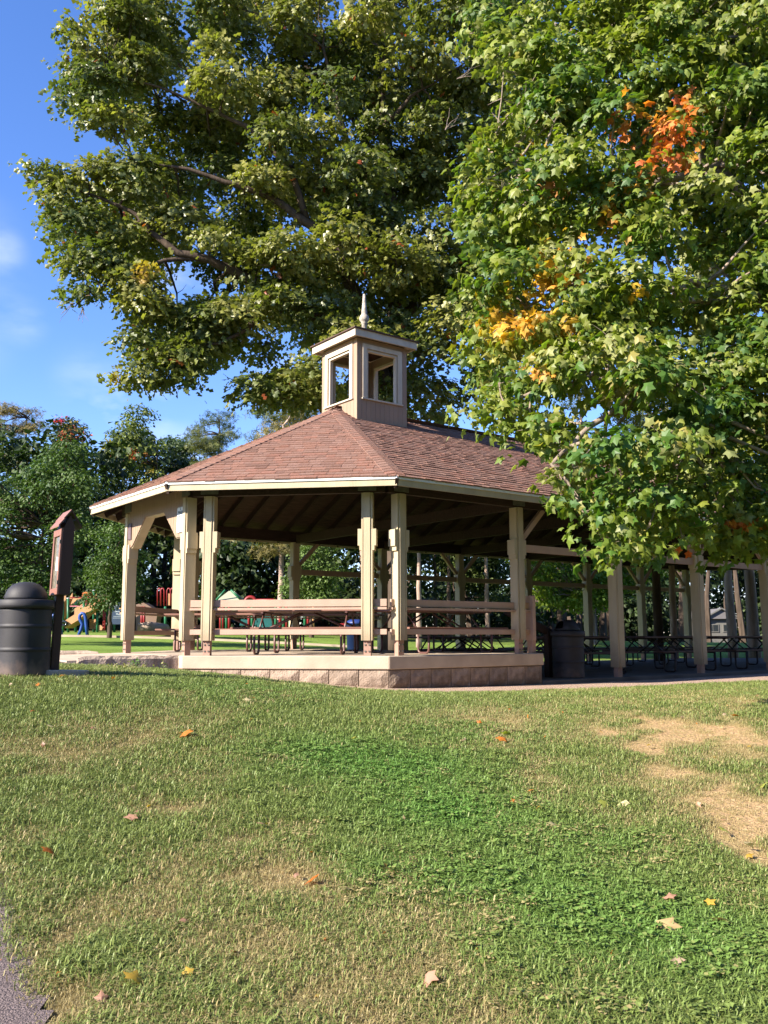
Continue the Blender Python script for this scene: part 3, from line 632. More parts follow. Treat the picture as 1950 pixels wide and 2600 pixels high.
rough_curb('ramp_curb', G(.3, 1.85, 0), G(-2.6, 3.1, 0), .18, .8, 1.235, 2, 'low weathered kerb on the far side of the entrance ramp')
# ------------------------------------------------------------------ picnic tables
def table_proto(top, leg, ln=2.3):
    r = bpy.data.objects.new('picnic_table', None); C.objects.link(r)
    for k in range(3): mb = MB(); mb.box(-ln/2, ln/2, -.37+k*.25, -.37+k*.25+.24, .72, .76); mb.build('top_plank', top, r, bevel=.006)
    for s_ in (-1, 1): mb = MB(); mb.box(-ln/2, ln/2, s_*.68-.125, s_*.68+.125, .415, .45); mb.build('bench_plank', top, r, bevel=.006)
    for e_ in (-1, 1):
        x = e_*(ln/2-.42)
        for s_ in (-1, 1):
            mb = MB()
            # floor loop under each bench, as a bent tube
            y0, y1 = s_*.80, s_*.52; pth = [(x, y0, .41)]
            for a in range(0, 91, 30): pth.append((x, y0-s_*.07+s_*.07*cos(R(a)), .085-.07*sin(R(a))))
            for a in range(0, 91, 30): pth.append((x, y1+s_*.07-s_*.07*sin(R(a)), .085-.07*cos(R(a))))
            pth.append((x, y1, .41)); mb.tube(pth, .021, 7); mb.build('leg', leg, r, smooth=True)
        mb = MB(); mb.beam((x, -.80, .40), (x, .80, .40), .04, .03); mb.beam((x, -.36, .705), (x, .36, .705), .04, .03); mb.build('crossbar', leg, r)
        for s_ in (-1, 1):
            mb = MB(); mb.tube([(x, s_*.5, .41), (x, s_*.22, .70)], .018, 6); mb.build('strut', leg, r, smooth=True)
            mb = MB(); mb.tube([(x, s_*.1, .41), (e_*.12, s_*.1, .70)], .016, 6); mb.build('brace', leg, r, smooth=True)
    return r
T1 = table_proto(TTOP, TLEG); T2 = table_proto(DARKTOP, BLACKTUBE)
GT = 'picnic tables under the pavilion roof'
def place(proto, first, s_, t_, z, rot, label):
    o = proto if first else copy_tree(proto); p = G(s_, t_, z); o.location = p; o.rotation_euler = (0, 0, TH+rot); tag(o, label, 'picnic table', GT)
lab1 = ['brown picnic table close behind the sunlit front railing', 'brown picnic table farther in behind the front railing near the left posts', 'brown picnic table set crosswise behind the shaded side railing', 'brown picnic table by the far railing of the raised platform']
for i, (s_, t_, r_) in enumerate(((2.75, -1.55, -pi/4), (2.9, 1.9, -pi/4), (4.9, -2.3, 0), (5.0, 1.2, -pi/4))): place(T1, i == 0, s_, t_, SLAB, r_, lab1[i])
k = 0
lows = [(8.6, -2.3, 0, 'dark picnic table just right of the shaded black drum, near side'), (8.3, .8, 0, 'dark picnic table behind the shaded black drum in mid floor'), (10.2, 2.4, .1, 'dark picnic table on the far side before the bright maple trunk'),
  (11.6, -2.4, 0, 'dark picnic table between the second and third lower posts, near side'), (11.3, .6, .05, 'dark picnic table mid floor behind the third lower post'), (14.3, -2.4, 0, 'dark picnic table at the right frame edge, near side'),
  (14.2, .7, 0, 'dark picnic table before the two pale pine trunks, mid floor'), (13.2, 2.6, .1, 'dark picnic table on the far side beside the pale lit trunk'), (17.3, -2.2, 0, 'dark picnic table far down the lower floor, near side'), (17.4, 1.4, 0, 'dark picnic table far down the lower floor, far side')]
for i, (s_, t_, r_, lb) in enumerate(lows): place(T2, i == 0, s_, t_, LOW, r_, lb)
# ------------------------------------------------------------------ drums
def drum(loc, label, rot, dusty):
    r = empty('trash_drum', loc, label, 'trash bin', 'black drum trash bins with domed lids', rot); Rr = .295
    pr = [(0, 0), (Rr*.98, 0), (Rr, .02), (Rr, .035), (Rr, .255), (Rr, .268)]+[(Rr+.009*sin(pi*a/6), .27+.05*a/6) for a in range(7)]+[(Rr, .322), (Rr, .335), (Rr, .52), (Rr, .533)]+[(Rr+.009*sin(pi*a/6), .535+.05*a/6) for a in range(7)]+[(Rr, .587), (Rr, .6), (Rr, .735), (Rr, .745), (Rr-.012, .76), (Rr-.012, .78)]
    mb = MB(); mb.lathe(pr, 48); mb.build('body', DRUM, r, smooth=True)
    mb = MB(); mb.lathe([(Rr-.02, .762), (Rr+.028, .765), (Rr+.030, .80), (Rr+.026, .855), (Rr+.018, .862), (Rr-.07, .868), (Rr-.075, .86)], 48); mb.build('rim', DRUM, r, smooth=True)
    mb = MB(); n_, m_ = 40, 14; rd = .236; Hh = .205
    for j in range(m_+1):
        for i in range(n_):
            a = 2*pi*i/n_; e = pi/2*j/m_; rr_ = rd*cos(e)**.8; z = .868+Hh*sin(e)*1.0+.03*(1-j/m_)*0
            mb.v.append((rr_*cos(a), rr_*sin(a), z))
    for j in range(m_):
        for i in range(n_):
            a = 360*(i+.5)/n_; jj = j/m_
            if (a < 38 or a > 322) and .12 < jj < .62: continue   # mouth of the lid
            i2 = (i+1) % n_; mb.f.append((j*n_+i, j*n_+i2, (j+1)*n_+i2, (j+1)*n_+i))
    o = mb.build('dome_lid', DRUM, r, smooth=True); md = o.modifiers.new('thick', 'SOLIDIFY'); md.thickness = .008
    mb = MB()          # brow frame round the mouth
    pth = [(rd*1.03*cos(R(40))*.99, rd*1.03*sin(R(40)), .885)]
    for a in range(36, -37, -9):
        e = pi/2*.64; rr_ = rd*cos(e)**.8*1.03; pth.append((rr_*cos(R(a)), rr_*sin(R(a)), .868+Hh*sin(e)+.004))
    pth.append((rd*1.03*cos(R(40))*.99, -rd*1.03*sin(R(40)), .885)); mb.tube(pth, .009, 6); mb.build('mouth_lip', DRUM, r, smooth=True)
    if dusty: mb = MB(); mb.extr([(.16, -.245, .33), (.205, -.212, .335), (.20, -.217, .42), (.175, -.236, .39)], (.006, -.008, 0)); mb.build('sticker_scrap', SIGNW, r)
    else: mb = MB(); mb.extr([(-.2, -.218, .28), (-.155, -.252, .28), (-.15, -.256, .36), (-.195, -.222, .35)], (-.006, -.008, 0)); mb.build('sticker_scrap', SIGNW, r)
    mb = MB(); mb.tube([(-.30*cos(a), -.30*sin(a), .725+.012*sin(a*9)) for a in [R(70+j*6) for j in range(12)]], .005, 5); mb.build('lid_tie', mat('white_cord', (.6, .6, .6)), r)
    return r
zb1 = at(57, 1708, 9.7).z
drum((at(57, 1700, 9.7).x, 9.7, h(-3.84, 9.7)-.0), 'sunlit black drum bin with domed lid at the left edge beside the brown post', R(165), True).scale = (.92, .92, .92)
drum(tuple(G(7.35, -3.35, LOW)), 'shaded black drum bin against the end of the raised platform', R(200), False)
b3 = at(905, 1600, 25); r = empty('blue_bin', (b3.x, 25.3, h(b3.x, 25.3)), 'blue plastic bin on the grass behind the platform', 'trash bin')
mb = MB(); mb.lathe([(0, 0), (.26, 0), (.3, .8), (.31, .8), (.31, .86), (.2, .93), (0, .95)], 24); mb.build('body', BLUEBIN, r, smooth=True)
mb = MB(); mb.box(-.06, .06, -.32, -.29, .35, .6); mb.build('label_patch', INK, r)
b3 = at(1062, 1600, 22); 
# ------------------------------------------------------------------ notice kiosk on its post
kp = at(137, 1698, 9.85); kb = empty('notice_box', (kp.x, 9.85, h(kp.x, 9.85)), 'brown wooden notice box with small gabled roof on a single post', 'notice box', rz=R(-8)); kz = kb.location.z
# faces left and towards the camera: local x = out of the glazed face (-x world side)
tl = Matrix.Rotation(R(2.6), 4, 'Y')
post_m = MB(); post_m.box(-.045, .045, -.045, .045, 0, 1.66); post_m.build('post', KBROWN, kb, bevel=.004)
o = MB(); o.box(-.046, -.0455, -.045, .045, 0, .9)
mb = MB(); mb.box(-.05, .075, -.20, .20, .86, 1.58); mb.build('box', KBROWN, kb, bevel=.004)
mb = MB()
for y0, y1, z0, z1 in ((-.20, .20, .86, .93), (-.20, .20, 1.50, 1.58), (-.20, -.145, .931, 1.499), (.145, .20, .931, 1.499)): mb.box(-.075, -.051, y0, y1, z0, z1)
mb.build('door_frame', KTRIM, kb, bevel=.003)
mb = MB(); mb.box(-.058, -.0515, -.145, .145, .93, 1.50); mb.build('glass_panel', mat('notice_glass', (.16, .14, .10), .12, .4, 22, spec=.6), kb)
mb = MB(); mb.poly([(-.0585, -.06, 1.12), (-.0585, .03, 1.13), (-.0585, .04, 1.28), (-.0585, -.05, 1.27)]); mb.build('notice_paper', SIGNW, kb)
for z in (.99, 1.43): mb = MB(); mb.box(-.082, -.075, -.205, -.19, z-.02, z+.02); mb.build('hinge', PLATE, kb)
ridge = (0.02, 1.76)
for s_ in (-1, 1):
    for row, (k0, k1, zz) in enumerate(((0, .62, .012), (.5, 1.06, 0))):
        mb = MB(); xa, za = ridge; xb, zb_ = .02+s_*.125, 1.60
        p0 = (xa+(xb-xa)*k0, za+(zb_-za)*k0+zz); p1 = (xa+(xb-xa)*k1, za+(zb_-za)*k1+zz)
        mb.extr([(p0[0], -.23, p0[1]), (p1[0], -.23, p1[1]), (p1[0], .23, p1[1]), (p0[0], .23, p0[1])], (0, 0, .02)); mb.build('roof_board', KTRIM if s_ < 0 else KBROWN, kb)
mb = MB(); mb.extr([(-.05, -.199, 1.58), (.085, -.199, 1.58), (.02, -.199, 1.73)], (0, .398, 0)); mb.build('gable', KBROWN, kb)
mb = MB(); q = [(-.28, -.16), (.0, -.22), (.34, -.14), (.40, .02), (.20, .2), (-.1, .22), (-.26, .1)]; mb.prism(q, -.08, .06); mb.build('concrete_pad', CONC, kb, bevel=.01)
kb.rotation_euler = (R(-.5), R(1.6), R(34)); kb.scale = (.95, .78, 1)
# ------------------------------------------------------------------ trees
def leaf_template(kind):
    if kind == 'maple':
        P = [(0, 0), (.40, -.10), (.35, .15), (.62, .50), (.25, .58), (0, 1.02), (-.25, .58), (-.62, .50), (-.35, .15), (-.40, -.10)]
        c = (0, .3)
        pts = [(x*.92, y, -.30*abs(x)-.26*y*y+.1*(x > 0)*y) for x, y in P]+[(c[0], c[1], .03)]
        n_ = len(P); F = [(n_, i, (i+1) % n_) for i in range(n_)]
    elif kind == 'oak':
        P = [(0, 0), (.36, .22), (.13, .42), (.40, .70), (0, 1.0), (-.40, .70), (-.13, .42), (-.36, .22)]
        pts = [(x, y, -.25*abs(x)) for x, y in P]
        F = [(0, 1, 2), (0, 2, 6), (0, 6, 7), (2, 3, 4), (2, 4, 6), (4, 5, 6)]
    elif kind == 'needle':
        pts = [(-.06, 0, 0), (.06, 0, 0), (0, 1, 0), (-.5, .25, .1), (-.42, .18, .1), (.5, .85, -.1), (.5, .25, .1), (.42, .18, .1), (-.5, .85, -.1)]; F = [(0, 1, 2), (3, 4, 5), (6, 7, 8)]
    else:
        pts = [(0, 0, 0), (.34, .45, -.08), (0, 1, 0), (-.34, .45, -.08)]; F = [(0, 1, 2), (0, 2, 3)]
    return np.array(pts, float), np.array(F)
def leaves_mesh(name, pos, nrm, tip, size, tint, kind, m):
    T, F = leaf_template(kind); n = len(pos)
    nrm = nrm/np.linalg.norm(nrm, axis=1)[:, None]; tip = tip-nrm*(tip*nrm).sum(1)[:, None]; tip = tip/(np.linalg.norm(tip, axis=1)[:, None]+1e-9); sd_ = np.cross(tip, nrm)
    co = pos[:, None]+size[:, None, None]*(T[None, :, 0, None]*sd_[:, None]+T[None, :, 1, None]*tip[:, None]+T[None, :, 2, None]*nrm[:, None])
    q = (F[None]+len(T)*np.arange(n)[:, None, None]).reshape(-1, 3)
    return np_mesh(name, co.reshape(-1, 3), q, m, np.repeat(tint, len(T), 0), smooth=False)
UPV = np.array([0, 0, 1.])
def lobe_leaves(lobes, per_m2, spr, nleaf, size, r_, shell=.55, flat=.28, droop=.5, skip=0.0, updown=.35):
    """lobes: list of (cx,cy,cz,rx,ry,rz). Leaves gathered in sprays on and in each lobe."""
    P, Nn, Tt, Sz, Sp, Li = [], [], [], [], [], []
    for li, (cx, cy, cz, rx, ry, rz) in enumerate(lobes):
        area = 4*pi*((rx*ry)**1.6/3+(rx*rz)**1.6/3+(ry*rz)**1.6/3)**(1/1.6); n = max(3, int(area*per_m2))
        d = r_.normal(size=(n, 3)); d /= np.linalg.norm(d, axis=1)[:, None]; d[:, 2] = np.where((d[:, 2] < 0) & (r_.random(n) < updown), -d[:, 2], d[:, 2])
        rad = r_.uniform(shell, 1.03, n)**.7; c = np.array([cx, cy, cz])+d*rad[:, None]*np.array([rx, ry, rz])
        out = d*[1, 1, .4]; out /= np.linalg.norm(out, axis=1)[:, None]+1e-9
        m_ = nleaf; cc = np.repeat(c, m_, 0); oo = np.repeat(out, m_, 0); a = np.clip(r_.normal(size=(len(cc), 3)), -1.5, 1.5)*np.array([1, 1, flat])*spr*.5
        hr = np.hypot(a[:, 0], a[:, 1]); along = (a*oo).sum(1); a[:, 2] -= droop*np.maximum(along, 0)+.15*hr
        P.append(cc+a); t = oo*.7+a/(spr*.5)*.45+r_.normal(size=cc.shape)*.35; t[:, 2] -= .45; Tt.append(t)
        nn = UPV*.55+oo*.6+np.repeat(r_.normal(size=c.shape)*.36, m_, 0)+r_.normal(size=cc.shape)*.3; Nn.append(nn); Sz.append(size*r_.uniform(.5, 1.25, len(cc)))
        Sp.append(np.repeat(r_.random(n)+li*0, m_)); Li.append(np.full(len(cc), li))
    return [np.concatenate(x) for x in (P, Nn, Tt, Sz, Sp, Li)]
def limb(name, pts, r0, r1, m, parent, n=10, wob=.0, seed=0):
    r_ = random.Random(seed); P_ = [Vector(p) for p in pts]; Q = []
    for i in range(len(P_)-1):
        for k in range(4):
            t = k/4; p = P_[i].lerp(P_[i+1], t)
            # Catmull-like smoothing
            if 0 < i: p += (P_[i]-P_[i-1]-(P_[i+1]-P_[i]))*.0
            Q.append(p+Vector((r_.uniform(-1, 1), r_.uniform(-1, 1), r_.uniform(-1, 1)))*wob)
    Q.append(P_[-1]); rs = [r0+(r1-r0)*(i/(len(Q)-1))**.8 for i in range(len(Q))]
    mb = MB(); mb.tube(Q, rs, n); o = mb.build(name, m, parent, smooth=True); return o, Q
def rel(parent, p): return Vector(p)-Vector(parent.location)
def pin(px, py, P):
    return bool(inpoly(np.array([px]), np.array([py]), P)[0])
def fill_lobes(poly, n, rmin, rmax, dfun, seed, sep=.62, squash=.7):
    r_ = random.Random(seed); xs_ = [p[0] for p in poly]; ys_ = [p[1] for p in poly]; L_ = []; tries = 0
    while len(L_) < n and tries < n*60:
        tries += 1; px, py = r_.uniform(min(xs_), max(xs_)), r_.uniform(min(ys_), max(ys_)); rr_ = r_.uniform(rmin, rmax)
        if not all(pin(px+rr_*.8*cx, py+rr_*.8*squash*cy, poly) for cx, cy in ((0, 0), (1, 0), (-1, 0), (0, 1), (0, -1))): continue
        Y = dfun(px, py, r_); q = at(px, py, Y); R3 = rr_*Y/FPX
        if any((q-o_[0]).length < sep*(R3+o_[1]) for o_ in L_): continue
        L_.append((q, R3))
    return [(q.x, q.y, q.z, R3*r_.uniform(.85, 1.2), R3*r_.uniform(.85, 1.2), R3*squash*r_.uniform(.8, 1.1)) for q, R3 in L_]
def lob(px, py, rx, ry, Y): q = at(px, py, Y); k = Y/FPX; return (q.x, q.y, q.z, rx*k, (rx+ry)/2*k, ry*k)
# ---- big oak behind the pavilion
OAKY = 28.
ob_ = at(1008, 1640, OAKY); oak = empty('oak_tree', (ob_.x, OAKY, h(ob_.x, OAKY)-.05), 'huge oak towering behind the pavilion and cupola, spreading left over the sky', 'tree')
def A(px, py, Y=OAKY): return rel(oak, at(px, py, Y))
limb('trunk', [(0, 0, -.2), A(1006, 1500), A(1000, 1100), A(1000, 800), A(996, 560), A(985, 380), A(960, 200), A(950, 0), A(945, -250)], .38, .10, BARK, oak, 14, .03, 1)
LB = [([(1000, 1060, 28), (940, 860, 27.2), (895, 740, 26.6), (865, 640, 26.2), (820, 590, 26), (770, 560, 25.7), (690, 500, 25.5), (600, 470, 25.2), (480, 430, 25), (330, 400, 25)], .30, .03),
  ([(960, 930, 27.6), (880, 850, 26.8), (800, 800, 26.2), (690, 740, 25.8), (600, 690, 25.5), (530, 660, 25.2), (450, 640, 25), (380, 590, 25), (350, 545, 25), (250, 500, 24.8), (150, 470, 24.8)], .26, .025),
  ([(520, 655, 25.2), (420, 660, 25), (330, 700, 24.8), (230, 740, 24.6), (190, 780, 24.5)], .08, .015),
  ([(1000, 780, 28), (960, 700, 27.3), (920, 560, 26.8), (880, 360, 26.5), (850, 230, 26.2), (820, 120, 26)], .17, .04),
  ([(940, 345, 27), (975, 320, 26.6), (1010, 285, 26.4), (1040, 245, 26.2), (1110, 205, 26), (1180, 160, 25.9)], .11, .02),
  ([(968, 325, 26.6), (970, 240, 26.5), (975, 120, 26.4), (982, 0, 26.4)], .08, .02),
  ([(1004, 830, 28), (1080, 740, 28), (1150, 660, 27.8), (1230, 560, 27.6), (1300, 480, 27.5)], .22, .05),
  ([(1000, 650, 28), (900, 480, 28.6), (780, 330, 29), (640, 250, 29.2), (480, 180, 29.2), (350, 110, 29)], .2, .03),
  ([(780, 560, 25.8), (740, 430, 25.4), (640, 330, 25.2), (560, 290, 25), (430, 230, 24.8), (260, 180, 24.6)], .12, .02),
  ([(990, 480, 28), (900, 300, 29), (760, 150, 29.5), (640, 30, 29.6), (560, -120, 29.5)], .16, .04),
  ([(700, 745, 25.8), (640, 830, 25.3), (560, 870, 25), (470, 890, 24.9), (390, 910, 24.8)], .09, .015),
  ([(900, 850, 27), (820, 900, 26.2), (740, 960, 25.6), (640, 990, 25.3)], .08, .015),
  ([(1000, 900, 28), (1080, 900, 28.4), (1150, 850, 28.6), (1220, 800, 28.6)], .13, .03)]
SK = []
for i, (P_, r0, r1) in enumerate(LB):
    o, Q = limb('limb', [A(*p) for p in P_], r0, r1, BARK, oak, 9, .025, i+10); SK += [(p, r0+(r1-r0)*k/len(Q)) for k, p in enumerate(Q)]
OAKP = [(640, -60), (200, -60), (180, 30), (185, 120), (150, 190), (175, 300), (240, 345), (330, 340), (300, 380), (180, 395), (60, 405), (60, 440), (110, 470), (105, 560), (165, 600), (160, 720), (200, 770), (300, 760), (340, 830), (310, 930), (300, 980), (480, 985), (520, 930), (600, 900), (620, 950), (570, 1000), (620, 1040), (720, 1030), (800, 1060), (1200, 1090), (1300, 1000), (1400, 800), (1400, -60)]
lobes = [lob(95, 420, 40, 18, 24.8), lob(150, 445, 55, 26, 24.8), lob(160, 490, 60, 40, 24.7), lob(235, 450, 70, 50, 24.9), lob(330, 440, 90, 60, 25), lob(130, 545, 28, 26, 24.8), lob(200, 560, 70, 50, 24.8), lob(180, 630, 38, 32, 24.7), lob(230, 665, 75, 45, 24.7), lob(210, 740, 45, 30, 24.6),
  lob(320, 700, 70, 50, 24.8), lob(380, 780, 65, 50, 24.8), lob(350, 860, 50, 40, 24.8), lob(390, 930, 75, 45, 24.8), lob(345, 960, 50, 28, 24.7), lob(470, 910, 65, 42, 24.9), lob(450, 960, 50, 25, 24.8), lob(302, 948, 16, 15, 24.7), lob(520, 830, 70, 50, 25), lob(640, 980, 60, 35, 25.2), lob(720, 1000, 80, 38, 25.4), lob(640, 1010, 45, 22, 25.2), lob(800, 1000, 70, 40, 25.6),
  lob(190, 60, 30, 30, 24.6), lob(180, 160, 30, 28, 24.6), lob(175, 250, 36, 30, 24.6), lob(240, 110, 60, 45, 24.6), lob(250, 220, 70, 55, 24.6), lob(235, 300, 45, 30, 24.6), lob(310, 300, 60, 35, 24.7), lob(180, 90, 22, 22, 24.6), lob(300, 30, 90, 50, 24.8), lob(360, 170, 80, 60, 25), lob(610, 800, 90, 55, 25.2)]
lobes += fill_lobes(OAKP, 172, 45, 95, lambda px, py, r_: r_.choice((24.6, 25.6, 26.4, 27.4, 28.6, 30))+max(0, (px-800)/500)*1.2, 5, .56, .74)
lobes += fill_lobes([(500, -500), (1500, -500), (1500, -60), (250, -60)], 26, 70, 110, lambda px, py, r_: r_.uniform(24, 30), 6, .6)
lobes += [(ob_.x+a*3.2, OAKY+b*3.2, z, 1.3, 1.3, .9) for a, b, z in ((1.3, .6, 12), (1.6, -.2, 15), (.4, 1.4, 14), (-1, 1.3, 13), (1.2, 1, 17), (-.6, 1.2, 17), (1.9, .5, 10.5))]
r_ = np.random.default_rng(11)
P_, Nn, Tt, Sz, Sp, Li = lobe_leaves(lobes, 8.6, .5, 11, .205, r_, .5, .35, .35, updown=.35)
base = np.array([.135, .148, .032]); yel = np.array([.245, .235, .065]); dk = np.array([.08, .105, .03])
lt = r_.random(len(lobes))[Li]; k = np.clip(lt*.8+Sp*.5-.2+r_.normal(size=len(Sp))*.12, 0, 1)[:, None]; tint = np.where(k > .5, base+(yel-base)*(k-.5)*2, dk+(base-dk)*k*2)
brown = (r_.random(len(Sp)) < .004); tint[brown] = [.25, .06, .02]
for px, py, rr_, c in ((375, 670, 28, (.33, .24, .05)), (360, 700, 20, (.33, .22, .05)), (545, 195, 9, (.35, .1, .03)), (412, 480, 8, (.4, .07, .02)), (545, 508, 9, (.35, .09, .02)), (102, 462, 9, (.35, .02, .02)), (148, 182, 9, (.3, .04, .02)), (166, 278, 6, (.5, .02, .02)), (258, 328, 8, (.5, .02, .03)), (220, 578, 8, (.4, .05, .02)), (700, 690, 16, (.28, .09, .03)), (940, 134, 10, (.38, .1, .03)), (450, 915, 10, (.3, .09, .03)), (230, 750, 9, (.4, .25, .18)), (300, 960, 14, (.28, .2, .05))):
    d0 = np.array(ray(px, py).normalized()); v = P_-np.array([0, 0, EYE]); al = v@d0; ds = np.linalg.norm(v-al[:, None]*d0, axis=1); mk = (ds < rr_*25/FPX) & (al < 27.5); tint[mk] = c
tint = tint*r_.uniform(.8, 1.2, (len(tint), 1))
loc = np.array(oak.location)
oc = link('crown', leaves_mesh('crown', P_-loc, Nn, Tt, Sz, tint, 'oak', LEAF), oak); oc['kind'] = 'stuff'
def twigs(parent, lobes, SK, m, name, r0=.035, r1=.008, seed=1, extra=1):
    mb = MB(); r_ = random.Random(seed); lo_ = Vector(parent.location); SP_ = np.array([tuple(p) for p, _ in SK])
    for L_ in lobes:
        c = Vector(L_[:3])-lo_; dd = np.linalg.norm(SP_-np.array(c), axis=1); j = int(dd.argmin()); s0 = Vector(SP_[j]); ln = (c-s0).length
        rr_ = min(r0+ln*.008, SK[j][1]*.8)
        pts = [s0.lerp(c, t)+Vector((r_.uniform(-1, 1), r_.uniform(-1, 1), r_.uniform(-.6, 1)))*ln*.06*(t > 0) for t in (0, .25, .5, .75, 1)]
        mb.tube(pts, [rr_+(r1-rr_)*t for t in (0, .25, .5, .75, 1)], 5, False)
        for e_ in range(extra*4):
            a = Vector(pts[r_.randint(2, 4)]); dv = Vector((r_.gauss(0, 1), r_.gauss(0, 1), r_.gauss(.2, .7))).normalized(); b = a+Vector((dv.x*L_[3], dv.y*L_[4], dv.z*L_[5]))*.85; mid = a.lerp(b, .5)+Vector((r_.uniform(-1, 1), r_.uniform(-1, 1), r_.uniform(-1, 1)))*.05*L_[3]
            mb.tube([a, mid, b], [r1*1.6, r1, r1*.4], 4, False)
    o = mb.build(name, m, parent, smooth=True); o['kind'] = 'stuff'; return o
twigs(oak, lobes, SK, BARK, 'twigs')
mb = MB(); rr3 = random.Random(3)       # bare twigs at the left edge
for px, py, a0, ln in ((190, 770, 200, 90), (340, 840, 185, 80), (210, 780, 260, 60), (720, 650, 160, 60), (740, 660, 120, 70), (690, 670, 200, 60), (100, 460, 230, 50), (1130, 330, 60, 90), (1160, 200, 30, 80)):
    p = A(px, py, 24.8); a = R(a0)
    for t in range(4):
        aa = a+rr3.uniform(-.5, .5); q = [p]; l3 = ln*rr3.uniform(.5, 1)*24.8/FPX
        for s_ in range(5): aa += rr3.uniform(-.35, .35); q.append(q[-1]+Vector((cos(aa), rr3.uniform(-.3, .3), sin(aa)))*l3/5)
        mb.tube(q, [.014, .011, .009, .007, .005, .004], 4, False)
o = mb.build('bare_twigs', BARKG, oak); o['kind'] = 'stuff'
# ---- maple at the right
mtx, mty = 7.3, 11.6
mpl = empty('maple_tree', (mtx, mty, h(mtx, mty)-.05), 'broad green maple at the right with patches of orange and yellow leaves', 'tree')
def AM(px, py, Y): return rel(mpl, at(px, py, Y))
limb('trunk', [(0, 0, -.2), (-.05, 0, 1.2), (-.1, .05, 2.6), (-.2, .1, 4), (-.4, .1, 6), (-.5, .2, 8), (-.6, .2, 10.5)], .24, .05, BARKP, mpl, 14, .02, 3)
MB_L = [([(-.12, .05, 2.9), AM(1960, 760, 11), AM(1880, 745, 10.6), AM(1800, 725, 10.3), AM(1755, 712, 10.1)], .10, .035), ([AM(1885, 748, 10.6), AM(1820, 760, 10.2), AM(1760, 765, 10), AM(1710, 758, 9.8)], .05, .03),
  ([(-.2, .1, 4), AM(1950, 560, 11), AM(1820, 420, 11.3), AM(1700, 290, 11.2), AM(1560, 200, 11)], .12, .02), ([(-.1, .05, 3.2), AM(1950, 900, 10.6), AM(1800, 960, 9.8), AM(1650, 1000, 9.4), AM(1500, 1080, 9), AM(1400, 1180, 8.8)], .09, .02),
  ([(-.25, .1, 4.5), AM(1900, 300, 11), AM(1820, 160, 10.8), AM(1750, 0, 10.5), AM(1720, -200, 10.4)], .11, .03), ([AM(1800, 725, 10.3), AM(1600, 740, 10), AM(1450, 720, 10), AM(1300, 800, 10)], .05, .015),
  ([AM(1820, 420, 10.5), AM(1650, 470, 10), AM(1480, 480, 10), AM(1330, 430, 10.2), AM(1240, 380, 10.4)], .06, .015), ([AM(1700, 290, 11.2), AM(1560, 120, 11.9), AM(1400, 60, 12.2), AM(1260, 80, 12.2)], .06, .015), ([AM(1650, 1000, 9.4), AM(1500, 960, 9.3), AM(1350, 1000, 9.4), AM(1260, 1040, 9.6)], .045, .012), ([AM(1800, 960, 9.8), AM(1760, 1100, 9.2), AM(1700, 1230, 8.8)], .05, .015), ([(-.1, 0, 3), (.8, -.5, 5), (2, -1, 7)], .1, .03), ([(-.1, 0, 3.4), (-.2, 1.5, 5), (0, 2.6, 7)], .1, .03)]
SKM = []
for i, (P_, r0, r1) in enumerate(MB_L):
    o, Q = limb('limb', P_, r0, r1, BARKP if i < 2 else BARKG, mpl, 8, .012, i+40); SKM += [(p, r0+(r1-r0)*k/len(Q)) for k, p in enumerate(Q)]
MPOLY = [(1160, -80), (1160, 60), (1165, 130), (1240, 140), (1300, 170), (1270, 300), (1210, 340), (1170, 430), (1160, 560), (1190, 640), (1185, 720), (1235, 800), (1190, 850), (1215, 960), (1180, 1000), (1190, 1070), (1260, 1105), (1370, 1130), (1400, 1180), (1420, 1290), (1480, 1330), (1490, 1390), (1600, 1420), (1680, 1380), (1800, 1400), (1960, 1400), (2350, 1380), (2500, 1000), (2500, -80)]
def dm(px, py, r_):
    base = 9.0+.9*abs(py-950)/900+max(0, (1500-px)/400)*.8; return base+r_.choice((0, .3, .8, 1.5, 2.3))
